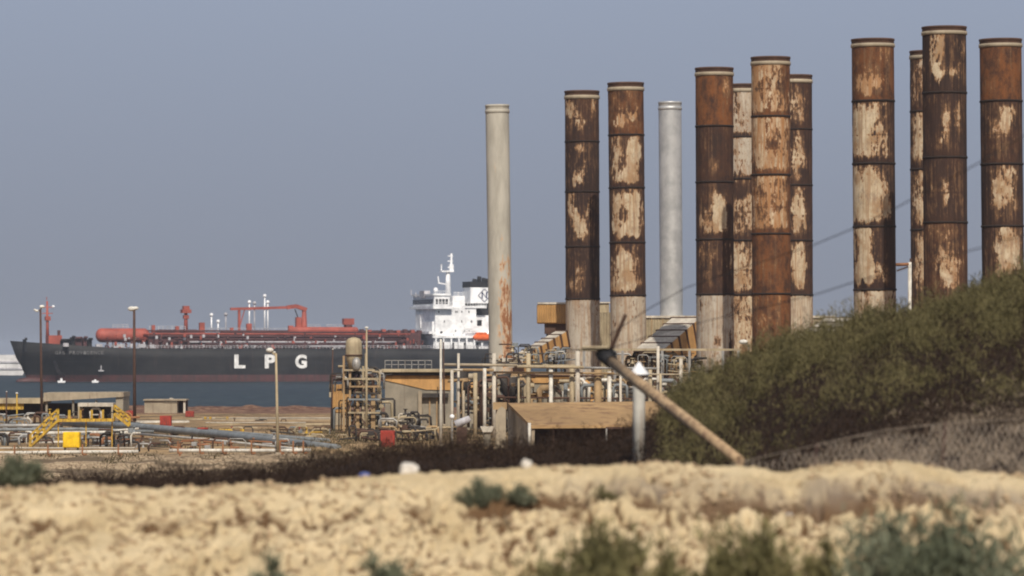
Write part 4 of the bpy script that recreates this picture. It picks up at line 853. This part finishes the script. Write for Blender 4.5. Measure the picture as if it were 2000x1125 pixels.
for k, (px_, yy) in enumerate(((903, 742), (938, 745), (985, 748), (1000, 755))):
    a = P(px_, yy-18, 410); q = MB(); q.tube([a, a+Vector((.2, 0, -1.6)), a+Vector((.0, 0, -2.8))], [.75, .7, .15], 12); tag(q.build('hopper', M['dark'], thing('cone_hopper', ['dark cone-shaped hopper left of the white risers', 'dark cone-shaped hopper between two beige risers', 'dark hopper behind the slim pale chimney foot', 'dark hopper right of the slim pale chimney foot'][k], 'hopper', (a.x, a.y, 3), 'cone hoppers under the rack')))
manifold('rack_pipework', 'busy pipes and machines between the columns of the rack, left part', 895, 1035, 735, 835, 405, 31, 60, ['dark', 'greypipe', 'beige', 'darkrust', 'tan', 'dark'], 10, rr=(.08, .25))
manifold('rack_pipework', 'busy pipes and machines between the columns of the rack, right part', 1120, 1320, 735, 790, 402, 32, 70, ['dark', 'greypipe', 'beige', 'darkrust', 'dark', 'whitepipe'], 8, rr=(.08, .22))
manifold('upper_pipework', 'fine pipework on the platform below the left chimneys', 1000, 1110, 672, 715, 415, 33, 60, ['dark', 'greypipe', 'beige', 'darkrust', 'steel'], 8, rr=(.04, .12))
manifold('upper_pipework', 'fine pipework beneath the inclined duct right of the leaning pole', 1210, 1370, 688, 735, 412, 34, 80, ['dark', 'tan', 'beige', 'greypipe', 'steel'], 8, rr=(.04, .13))
manifold('upper_pipework', 'small fittings beside the foot of the slim pale chimney', 955, 1035, 690, 716, 400, 35, 26, ['beige', 'darkrust', 'pale', 'dark'], 3, rr=(.04, .1))
D = 415
manifold('rack_ducting', 'dusty tan ducts and boxes crowded behind the middle of the pipe rack', 900, 1310, 728, 800, 412, 36, 70, ['tan', 'beige', 'ochre', 'tan', 'darkrust', 'concrete'], 10, rr=(.12, .34))
t = thing('access_platform', 'steel access platform with posts at the feet of the rusty chimneys', 'platform', base_at(1280, D))
MB().box(P(1130, 0, D).x, P(1445, 0, D).x, D-2, D+1.5, P(0, 685, D).z, P(0, 681, D).z).build('deck', M['beige'], t)
MB().box(P(1010, 0, D).x, P(1129, 0, D).x, D-2, D+1.5, P(0, 716, D).z, P(0, 712, D).z).build('lower_deck', M['beige'], t)
for px_ in (1140, 1200, 1215, 1292, 1345, 1410, 1440): MB().bar((P(px_, 0, D).x, D-1.9, 2.6), (P(px_, 0, D).x, D-1.9, P(0, 685, D).z), .25).build('post', M['steel'], t)
MB().ball(P(1452, 668, D-1), .38, (1.2, 1, .7)).build('lamp_head', M['lamp'], t); MB().tube([P(1455, 668, D-1), P(1462, 676, D-1), P(1463, 700, D-1)], .06, 8).build('lamp_arm', M['steel'], t)

# ducts and boxes behind the chimneys
D = 500; t = thing('duct_housing', 'long tan sheet-metal housing seen between the feet of the chimneys', 'building', base_at(1400, D))
MB().box(P(1240, 0, D).x, P(1630, 0, D).x, D, D+10, 2.7, P(0, 621, D).z).build('wall', M['tan_corr'], t)
MB().box(P(1238, 0, D).x, P(1632, 0, D).x, D-.2, D+10.2, P(0, 621, D).z+.003, P(0, 616.5, D).z).build('roof_edge', M['pale'], t)
for px_ in range(1250, 1640, 22): MB().box(P(px_, 0, D).x, P(px_+1.5, 0, D).x, D-.1, D-.01, 2.8, P(0, 621.5, D).z).build('stiffener', M['tan'], t)
t = thing('duct_housing', 'tall narrow beige housing in the gap between two chimneys left of the silver one', 'building', base_at(1178, D))
MB().box(P(1160, 0, D).x, P(1200, 0, D).x, D, D+7, 2.7, P(0, 610, D).z).build('wall', M['tan_corr'], t)
MB().box(P(1165, 0, D).x, P(1190, 0, D).x, D+1, D+6, P(0, 610, D).z, P(0, 592, D).z).build('upper_wall', M['beige'], t)
MB().box(P(1162, 0, D).x, P(1192, 0, D).x, D+.8, D+6.2, P(0, 592, D).z, P(0, 589.5, D).z).build('roof', M['pale'], t)
D = 492; t = thing('intake_box', 'ochre corrugated box raised on a dark neck, left of the dark brown chimney', 'duct', base_at(1080, D))
MB().box(P(1049, 0, D).x, P(1112, 0, D).x, D, D+5, P(0, 632, D).z, P(0, 594, D).z, bev=.12).build('box', M['ochre_corr'], t)
MB().box(P(1050, 0, D).x, P(1111, 0, D).x, D-.1, D+5.1, P(0, 594, D).z+.003, P(0, 590.5, D).z).build('lid', M['pale'], t)
MB().box(P(1064, 0, D).x, P(1110, 0, D).x, D+.6, D+4.4, P(0, 652, D).z, P(0, 632, D).z).build('neck', M['darkrust'], t)
for px_ in (1070, 1086, 1104): MB().bar((P(px_, 0, D).x, D+2, 2.7), (P(px_, 0, D).x, D+2, P(0, 650, D).z), .35).build('leg', M['dark'], t)
def incl_duct(label, a, b, width, thick, nseg, side='ochre'):
    """ribbed sheet duct running down from a to b"""
    a, b = Vector(a), Vector(b); t = thing('inclined_duct', label, 'duct', (b.x, b.y, 3), 'ribbed inclined ducts')
    d = b-a; run = Vector((d.x, d.y, 0)).normalized(); sidev = Vector((-run.y, run.x, 0)); up = d.normalized().cross(sidev); up = up if up.z > 0 else -up
    def slab(p0, p1, w, h, o):
        c = [p0+sidev*w+up*o, p0-sidev*w+up*o, p0-sidev*w+up*(o-h), p0+sidev*w+up*(o-h)]; return MB().prism(c, p1-p0)
    slab(a, b, width/2, thick, 0).build('duct', M[side], t); slab(a, b, width/2*.97, .08, .09).build('sunlit_top', M['pale'], t)  # pale sheet puts the sunlit look of the top into the colour
    for k in range(nseg+1):
        p_ = a.lerp(b, k/nseg); e = d.normalized()*.11; slab(p_-e, p_+e, width/2+.14, thick+.28, .16).build('rib', M['darkrust'], t)
    for k in (1, nseg-1):
        p_ = a.lerp(b, k/nseg)-up*thick
        for s_ in (-.4, .4): q_ = p_+sidev*width*s_; MB().bar((q_.x, q_.y, 2.6), q_, .25).build('leg', M['dark'], t)
incl_duct('ribbed ochre duct with pale stepped top climbing right, just left of the orange-topped chimney', P(1340, 622, 462), P(1268, 684, 454), 3.6, 3.4, 5)
incl_duct('slender ribbed beige duct rising to the ochre box, beside the slim pale chimney', P(1096, 648, 472), P(1006, 700, 464), 1.5, 1.75, 7, 'ochre')
incl_duct('ribbed duct mostly hidden by scrub, right of the chimneys cluster', P(1640, 622, 462), P(1570, 672, 440), 3.4, 3.4, 5)
# flare stub post between chimneys at right
D = 400; t = thing('vent_post', 'white post with a rusty side arm between two chimneys at the right', 'post', base_at(1777, D))
MB().tube([base_at(1777, D), P(1777, 512, D)], W(3.6, D), 10).build('post', M['whitepipe'], t); MB().tube([P(1750, 517, D), P(1778, 516, D)], W(3.2, D), 8).build('side_arm', M['orange'], t)
MB().bar(P(1752, 529, D), P(1776, 520, D), .12).build('brace', M['darkrust'], t)
MB().bar(P(1779, 505, D), P(1779, 512, D), .22).build('tip', M['darkrust'], t)

# mono-pitch building in front
t = thing('shed_building', 'low shed with a broad tan sloping roof and dark open front, below the pipe rack', 'shed', base_at(1150, 335))
fl, fr, bl, br = P(1037, 831, 330), P(1335, 829, 333), P(992, 787, 342), P(1330, 783, 345)
bm_ = MB(); th_ = Vector((0, 0, -.25)); vs_ = [bm_.bm.verts.new(v) for v in (fl, fr, br, bl)]+[bm_.bm.verts.new(v+th_) for v in (fl, fr, br, bl)]
for f in ((0, 1, 2, 3), (7, 6, 5, 4), (0, 4, 5, 1), (1, 5, 6, 2), (2, 6, 7, 3), (3, 7, 4, 0)): bm_.bm.faces.new([vs_[k] for k in f])
bm_.build('roof', M['shedroof'], t)
g = 2.4; q = MB(); a_ = fl+Vector((.05, .2, -.3)); b_ = bl+Vector((.05, -.1, -.3)); q.prism([a_, b_, Vector((b_.x, b_.y, g)), Vector((a_.x, a_.y, g))], (.25, .05, 0)); q.build('side_wall', M['concrete'], t)
MB().prism([(bl.x, bl.y, g), (br.x, br.y, g), (br.x, br.y, br.z-.3), (bl.x, bl.y, bl.z-.3)], (0, .3, 0)).build('rear_wall', M['greywall'], t)
for px_ in (1080, 1183, 1232, 1300): x = P(px_, 0, 331).x; MB().box(x, x+.13, 331, 331.2, g, fl.z-.27).build('post', M['steel' if px_ == 1183 else 'darkrust'], t)
MB().box(P(1183, 0, 331.3).x, P(1300, 0, 331.3).x, 331.3, 331.4, P(0, 838, 331).z, P(0, 834, 331).z).build('rail', M['darkrust'], t)
MB().box(P(1045, 0, 336).x, P(1330, 0, 336).x, 335.5, 336, g, P(0, 833, 336).z).build('interior_shade', M['darkrust'], t)  # dark sheet set inside the open front to stand for the shaded interior
q = MB(); q.tube([P(1034, 826, 329.3), P(1034, 870, 329.3)], .13, 8); q.build('downpipe', M['whitepipe'], t)
t = thing('concrete_wing', 'pale rounded concrete abutment at the left end of the shed', 'wall', base_at(985, 338))
MB().prism([P(968, 880, 338), P(968, 812, 338), P(972, 800, 338), P(980, 794, 338), P(988, 800, 338), P(988, 880, 338)], (0, 1.5, 0)).build('wall', M['concrete'], t)
MB().prism([P(963, 786, 339), P(990, 786, 339), P(990, 800, 339), P(963, 800, 339)], (0, 1.5, 0)).build('cap', M['tan'], t)
D = 360; t = thing('silencer', 'pale grey slanting cylinder lying left of the shed', 'tank', base_at(908, D))
MB().tube([P(890, 830, D), P(918, 817, D)], [W(9, D), W(6, D)], 16).build('drum', M['shipgrey'], t); MB().box(P(892, 0, D).x, P(912, 0, D).x, D-.3, D+.3, 2.7, P(0, 834, D).z).build('cradle', M['darkrust'], t)
D = 352; t = thing('round_lamp', 'small bright white round lamp left of the slanting cylinder', 'lamp', base_at(883, D)); MB().ball(P(883, 814, D), W(5, D)).build('globe', M['white'], t); MB().bar(base_at(883, D), P(883, 814, D), .1).build('stem', M['steel'], t)
D = 350; t = thing('trough', 'pale boat-shaped trough on the ground left of the concrete abutment', 'trough', base_at(952, D))
MB().prism([P(938, 833, D), P(966, 833, D), P(960, 844, D), P(943, 844, D)], (0, 1, 0)).build('basin', M['pale'], t)
MB().box(P(945, 0, D).x, P(958, 0, D).x, D+.2, D+.8, 2.7, P(0, 844, D).z).build('block', M['greywall'], t)

# white vent with cone cap
D = 100; t = thing('vent_pipe', 'thick white vent pipe with a bright conical cap, behind the leaning pole', 'vent', base_at(1248, D))
b = base_at(1248, D); zc = P(0, 731, D).z; r = W(12, D)
MB().lathe((b.x, D, 0), [(r, b.z-.2), (r, P(0, 755, D).z), (r*.8, P(0, 748, D).z), (r*.75, P(0, 738, D).z)], 20).build('pipe', M['whitepipe'], t)
MB().lathe((b.x, D, 0), [(W(20, D), zc-.02), (W(20, D), zc+.02), (W(8, D), P(0, 716, D).z), (.02, P(0, 707, D).z)], 20).build('cone_cap', M['white'], t)
for dx in (-.2, .2): MB().bar((b.x+dx, D, P(0, 742, D).z), (b.x+dx, D, zc), .04).build('cap_strut', M['steel'], t)

# leaning utility pole with its wires
D = 92; t = thing('leaning_pole', 'thick weathered pole leaning left out of the brush with a blackened broken head', 'pole', P(1440, 895, 82))
p0, p1 = P(1445, 900, 80), P(1188, 702, D); MB().tube([p0, p0.lerp(p1, .35), p0.lerp(p1, .7), p1], [.10, .115, .125, .12], 14).build('pole', M['wood'], t)
q = MB(); q.tube([p0.lerp(p1, .97), p1+Vector((-.12, 0, .1))], [.16, .16], 10); q.ball(P(1184, 692, D), .19, (1.3, 1, .7)); q.build('head', M['black'], t)
q = MB(); q.bar(P(1188, 694, D), P(1222, 614, D-.2), .06, .07); q.build('crossarm', M['darkrust'], t)
q = MB(); q.box(P(1136, 0, D).x, P(1190, 0, D).x, D-.2, D+.3, P(0, 682, D).z, P(0, 676, D).z, bev=.03); q.build('bracket', M['beige'], t)
MB().box(P(1112, 0, D).x, P(1200, 0, D).x, D-.05, D+.02, P(0, 685, D).z, P(0, 682.3, D).z).build('bracket_strap', M['dark'], t)
for pts, lab in (([(1190, 655, 92), (1265, 604, 88), (1340, 562, 85), (1460, 520, 80), (1590, 478, 75), (1665, 447, 72), (1750, 406, 70), (1912, 318, 67), (2100, 205, 65)], 'upper of two slack wires running up to the right from the leaning pole'), ([(1192, 680, 92), (1290, 650, 88), (1400, 622, 84), (1500, 598, 80), (1600, 573, 75), (1665, 552, 72), (1780, 520, 70), (1912, 485, 67), (2100, 430, 65)], 'lower of two slack wires running up to the right from the leaning pole')):
    tag(MB().tube([P(*p_) for p_ in pts], .009, 6).build('overhead_wire', M['dark'], None), lab, 'wire', 'slack wires from the leaning pole')

# ------------------------------------------------------------------ vegetation
def blades(pos, length, width, spread, seed, up=1.0):
    """one small pointed leaf or twig per position"""
    r = np.random.default_rng(seed); n = len(pos)
    d = r.normal(size=(n, 3))*spread; d[:, 2] = np.abs(d[:, 2])+up; d /= np.linalg.norm(d, axis=1)[:, None]
    s = np.cross(d, r.normal(size=(n, 3))); s /= np.linalg.norm(s, axis=1)[:, None]
    Ln = (length*(.5+r.random(n)))[:, None]; w = (width*(.6+.8*r.random(n)))[:, None]
    bend = r.normal(size=(n, 3))*.12*Ln
    V = np.stack([pos-s*w*.4, pos+s*w*.4, pos+d*Ln*.55+s*w*.6+bend*.5, pos+d*Ln+bend, pos+d*Ln*.55-s*w*.6+bend*.5], 1).reshape(-1, 3)
    i = np.arange(n)*5; F = np.concatenate([np.stack([i, i+1, i+2, i+4], 1)]); T = np.stack([i+4, i+2, i+3, i+3], 1)
    return V, np.concatenate([F]), np.stack([i+4, i+2, i+3], 1)
def blade_obj(name, pos, length, width, spread, seed, m, parent=None, up=1.0):
    V, Fq, Ft = blades(pos, length, width, spread, seed, up)
    me = bpy.data.meshes.new(name); me.vertices.add(len(V)); me.vertices.foreach_set('co', V.astype(np.float32).ravel())
    nl = Fq.size+Ft.size; me.loops.add(nl); me.loops.foreach_set('vertex_index', np.concatenate([Fq.ravel(), Ft.ravel()]).astype(np.int32))
    me.polygons.add(len(Fq)+len(Ft)); st = np.concatenate([np.arange(len(Fq))*4, Fq.size+np.arange(len(Ft))*3]); tt = np.concatenate([np.full(len(Fq), 4), np.full(len(Ft), 3)])
    me.polygons.foreach_set('loop_start', st.astype(np.int32)); me.polygons.foreach_set('loop_total', tt.astype(np.int32)); me.update(); me.validate(); me.materials.append(m)
    o = bpy.data.objects.new(name, me); COL.objects.link(o)
    if parent: o.parent = parent
    return o
def scatter(n, x0, x1, y0, y1, dens, seed):
    r = np.random.default_rng(seed); X = r.uniform(x0, x1, n); Y = r.uniform(y0, y1, n); k = r.random(n) < dens(X, Y); X, Y = X[k], Y[k]
    return X, Y, ground(X, Y)
mound = lambda X, Y: ss(.40, .66, fbm(X*1.0, Y*.42, 71, 3))
def hillpos(X, Y, Z, hgt, seed, md=0.):
    r = np.random.default_rng(seed); Z = Z+md*mound(X, Y)*r.random(len(X))**.6; cl = fbm(X*1.9, Y*.8, seed % 50); lift = r.random(len(X))*hgt*(.25+1.5*ss(.35, .7, cl)+1.3*ss(.62, .72, vn(X*3.1, Y*1.5, 3))); return np.stack([X, Y, Z-.03+lift], 1)
pxr = lambda X, Y: X*FPX/Y+1000
# green scrub on the upper part of the hill
def dens_green(X, Y): p_ = pxr(X, Y); return ss(1270, 1330, p_+20*(fbm(X, Y, 4)-.5))*ss(90, 102, Y+16*(fbm(X*.7, Y*.35, 6)-.5))*(.12+.88*ss(.15, .6, mound(X, Y)+.35*ss(98, 108, Y)))
X, Y, Z = scatter(420000, 2.5, 19, 78, 116, dens_green, 41)
tag(blade_obj('hillside_scrub', hillpos(X, Y, Z, .26, 41, .42), .12, .014, 1.3, 42, M['scrub']), 'dense green scrub covering the upper hillside at the right', 'scrub', kind='stuff')
# dry brush along the ridge and lower hill; dark brown also paints its self-shade
def dens_br(X, Y): p_ = pxr(X, Y); return np.clip((1-.93*dens_green(X, Y))*(1-.85*ss(1420, 1560, p_)*(1-ss(76, 84, Y+5*(fbm(X, Y, 2)-.5)))), 0, 1)
X, Y, Z = scatter(230000, -15, 19, 74, 118, dens_br, 43)
tag(blade_obj('dry_brush', hillpos(X, Y, Z, .22, 43, .25), .11, .013, 1.6, 44, M['brush']), 'dark brown dry brush along the ridge behind the sand bank', 'brush', kind='stuff')
def dens_gr(X, Y): p_ = pxr(X, Y); return ss(1430, 1650, p_)*ss(.36, .58, fbm(X*1.5, Y*.6, 17))*(1-ss(80, 90, Y-6*ss(1600, 1950, p_)))
X, Y, Z = scatter(110000, 3, 15, 63, 96, dens_gr, 45)
tag(blade_obj('pale_dry_grass', hillpos(X, Y, Z, .10, 45), .12, .016, .8, 46, M['greybrush']), 'pale dry stalks at the foot of the scrub hill', 'dry grass', kind='stuff')
# weeds growing through the yard
def dens_w(X, Y): p_ = pxr(X, Y); return np.clip(ss(520, 640, p_)*ss(.40, .6, fbm(X*.7, Y*.15, 61))+.8*ss(.60, .70, fbm(X*.35, Y*.1, 62)), 0, 1)*ss(225, 240, Y)
X, Y, Z = scatter(80000, -50, 22, 225, 430, dens_w, 47)
tag(blade_obj('yard_weeds', hillpos(X, Y, Z, .16, 47), .26, .045, 1.3, 48, M['weeds']), 'straggly weeds growing over the sand between the pipes', 'weeds', kind='stuff')
# single shrubs
def shrub(label, px0, px1, ytop, ybase, D, m, seed, n=6000, leaf=.05, group='shrubs on the sand bank'):
    r = np.random.default_rng(seed); cx = (px0+px1)/2; x = (cx-1000)*D/FPX; w = W((px1-px0)/2, D); z0 = gz(x, D); top = P(0, ytop, D).z
    h = max(.15, top-z0); t = thing('shrub', label, 'shrub', (x, D, z0), group)
    nc = max(10, int(34*w)); q = MB(); pos = []
    for k in range(nc):
        a = r.uniform(0, 2*math.pi); rr = math.sqrt(r.random()); ex = math.cos(a)*rr*w*.85; ey = math.sin(a)*rr*w*.6
        ez = h*(.22+.62*math.sqrt(max(0, 1-rr**2))*r.uniform(.45, 1.3)); e = np.array([x+ex, D+ey, z0+ez])
        q.tube([(x+ex*.3, D+ey*.3, z0-.05), (x+ex*.7, D+ey*.7, z0+ez*.5), tuple(e)], [.02, .012, .005], 5)
        m_ = n//nc; s_ = min(w, h)*r.uniform(.10, .30); tt = r.random(m_)**.6; pp = np.stack([x+ex*(.3+.7*tt), D+ey*(.3+.7*tt), z0+ez*tt], 1)+r.normal(size=(m_, 3))*s_*np.array([.7, .7, .45])*(.3+.7*tt[:, None]); pos.append(pp)
    q.build('stem', M['bark'], t); pos = np.concatenate(pos); pos[:, 2] = np.maximum(pos[:, 2], z0-.02); f = blade_obj('foliage', pos-np.array([x, D, z0]), leaf, leaf*.20, .9, seed+1, m, t, .8)
    return t
shrub('large blue-green shrub at the bottom right corner, widest of all', 1590, 2060, 985, 1125, 47, M['bluegreen'], 61, 17000, .13)
shrub('olive-green shrub left of the large blue-green one', 1320, 1600, 1008, 1125, 47, M['olive'], 62, 8000, .12)
shrub('broad olive shrub at the bottom just right of centre', 990, 1350, 1015, 1125, 47, M['olive'], 63, 10000, .12)
shrub('low olive tuft bridging the gap between the two olive shrubs', 1230, 1400, 1052, 1125, 47, M['olive'], 71, 3600, .11)
shrub('low olive tuft between the olive shrub and the large blue-green one', 1530, 1670, 1050, 1125, 47, M['olive'], 72, 3200, .11)
shrub('small dark green shrub at the bottom left of centre', 470, 620, 1068, 1125, 48, M['bluegreen'], 64, 3600, .10)
shrub('two-tufted small green shrub at the bottom centre', 680, 820, 1082, 1125, 48, M['bluegreen'], 65, 2600, .10)
shrub('dark green shrub on the sand just below the crest, centre', 880, 990, 928, 965, 59.1, M['bluegreen'], 66, 4500, .045)
shrub('low dark shrub touching the one below the crest, on its right', 985, 1055, 945, 978, 58.9, M['bluegreen'], 67, 2500, .04)
shrub('dark bluish shrub on the crest at the left edge', -10, 95, 893, 955, 61, M['bluegreen'], 68, 4500, .07)
shrub('low faint green tuft below the rounded crest, right of centre', 1150, 1215, 945, 972, 58.9, M['olive'], 69, 1500, .035)
# sagging chain-link fence in front of the pale slope
t = thing('chain_link_fence', 'sagging chain-link fence half buried at the foot of the scrub hill', 'fence', P(1720, 905, 67))
D = 67.; q = MB(); top = lambda p_: float(np.interp(p_, [1420, 1500, 1600, 1720, 1850, 2100], [908, 890, 868, 842, 826, 812])); rf = random.Random(4)
def wire(pa, pb):
    pts = []
    for k in range(9):
        px_ = pa[0]+(pb[0]-pa[0])*k/8; py_ = pa[1]+(pb[1]-pa[1])*k/8
        if py_ < top(px_): continue
        pts.append(P(px_+rf.uniform(-2, 2), py_+rf.uniform(-2, 2), D+.5*math.sin(px_/70)+.004*(905-py_)))
    if len(pts) > 1: q.tube(pts, .005, 4)
for k in range(-8, 52):
    wire((1400+k*13, 918), (1400+k*13+75, 778)); wire((1400+k*13+75, 918), (1400+k*13, 778))
q.build('wire_mesh', M['meshwire'], t)
MB().tube([P(p_, top(p_), D+.5*math.sin(p_/70)+.4) for p_ in range(1425, 2100, 25)], .006, 6).build('top_wire', M['meshwire'], t)
for p_ in (1590, 1840): MB().tube([P(p_, 920, D+.1), P(p_+6, top(p_)-4, D+.3)], .018, 8).build('post', M['brownpole'], t)
# light-coloured litter on the crest
def rock(name, label, px_, py, w_, h_, D, m, seed, cat='stone'):
    r = random.Random(seed); bm = bmesh.new(); bmesh.ops.create_icosphere(bm, subdivisions=2, radius=1); W_, H_ = W(w_/2, D), W(h_/2, D)
    for v in bm.verts: v.co = Vector((v.co.x*W_, v.co.y*W_*.7, v.co.z*H_))*(1+r.uniform(-.22, .22))
    me = bpy.data.meshes.new(name); bm.to_mesh(me); bm.free(); me.materials.append(m); o = bpy.data.objects.new(name, me); COL.objects.link(o)
    x = P(px_, py, D).x; o.location = (x, D, gz(x, D)+H_*.75); tag(o, label, cat, 'light stones and litter on the crest'); return o
rock('rubble_block', 'large white stone block on the crest left of centre', 797, 918, 38, 26, 60.3, M['stone'], 1)
rock('plastic_bag', 'small blue and white plastic scrap on the crest beside the large white block', 712, 930, 22, 13, 60.4, M['bluebag'], 2, 'litter')
rock('rubble_block', 'small pale stone standing up on the crest, right of the centre shrub', 1028, 903, 20, 20, 60.2, M['stone'], 3)
rock('rubble_block', 'small round pale stone under the gap between the two crest rolls', 1540, 955, 20, 18, 58.9, M['stone'], 4)
# countless small clods on the bank
r = np.random.default_rng(9); n = 9000; X = r.uniform(-8, 8, n); Y = r.uniform(56.2, 60.6, n); k = fbm(X*1.5, Y, 7) > .44; X, Y = X[k], Y[k]
Zc = ground(X, Y); Zc, _ = bank(X, Y, Zc); base_v = np.array([[1, 0, 0], [-1, 0, 0], [0, 1, 0], [0, -1, 0], [0, 0, 1], [0, 0, -1]], float); base_f = np.array([[0, 2, 4], [2, 1, 4], [1, 3, 4], [3, 0, 4], [2, 0, 5], [1, 2, 5], [3, 1, 5], [0, 3, 5]])
sz = .012+.05*r.random(len(X))**4; Vc = base_v[None]*(sz[:, None, None]*(.7+.6*r.random((len(X), 6, 1))))*np.array([1.2, 1.2, .8])+np.stack([X, Y, Zc+sz*.3], 1)[:, None]
Fc = (base_f[None]+np.arange(len(X))[:, None, None]*6).reshape(-1, 3)
tag(np_mesh('sand_clods', Vc.reshape(-1, 3), Fc, paint('clod', (.42, .31, .19), (.25, .15, .08), .5, 6, streak=False), smooth=False), 'loose clods and pebbles littering the sand bank', 'rubble', kind='stuff')

# ------------------------------------------------------------------ haze
hm = bpy.data.materials.new('haze'); hm.use_nodes = True; nt = hm.node_tree; nt.nodes.clear(); o_ = nt.nodes.new('ShaderNodeOutputMaterial'); pv = nt.nodes.new('ShaderNodeVolumePrincipled')
pv.inputs['Color'].default_value = (.72, .80, .95, 1); pv.inputs['Density'].default_value = .00006; pv.inputs['Anisotropy'].default_value = 0
nt.links.new(pv.outputs[0], o_.inputs['Volume'])
q = MB(); q.box(-6200, 6200, -700, 13200, -5, 44); hz = q.build('haze', hm); tag(hz, 'thin sea haze', 'haze', kind='stuff')
for o in LOCALS: del o['_loc']
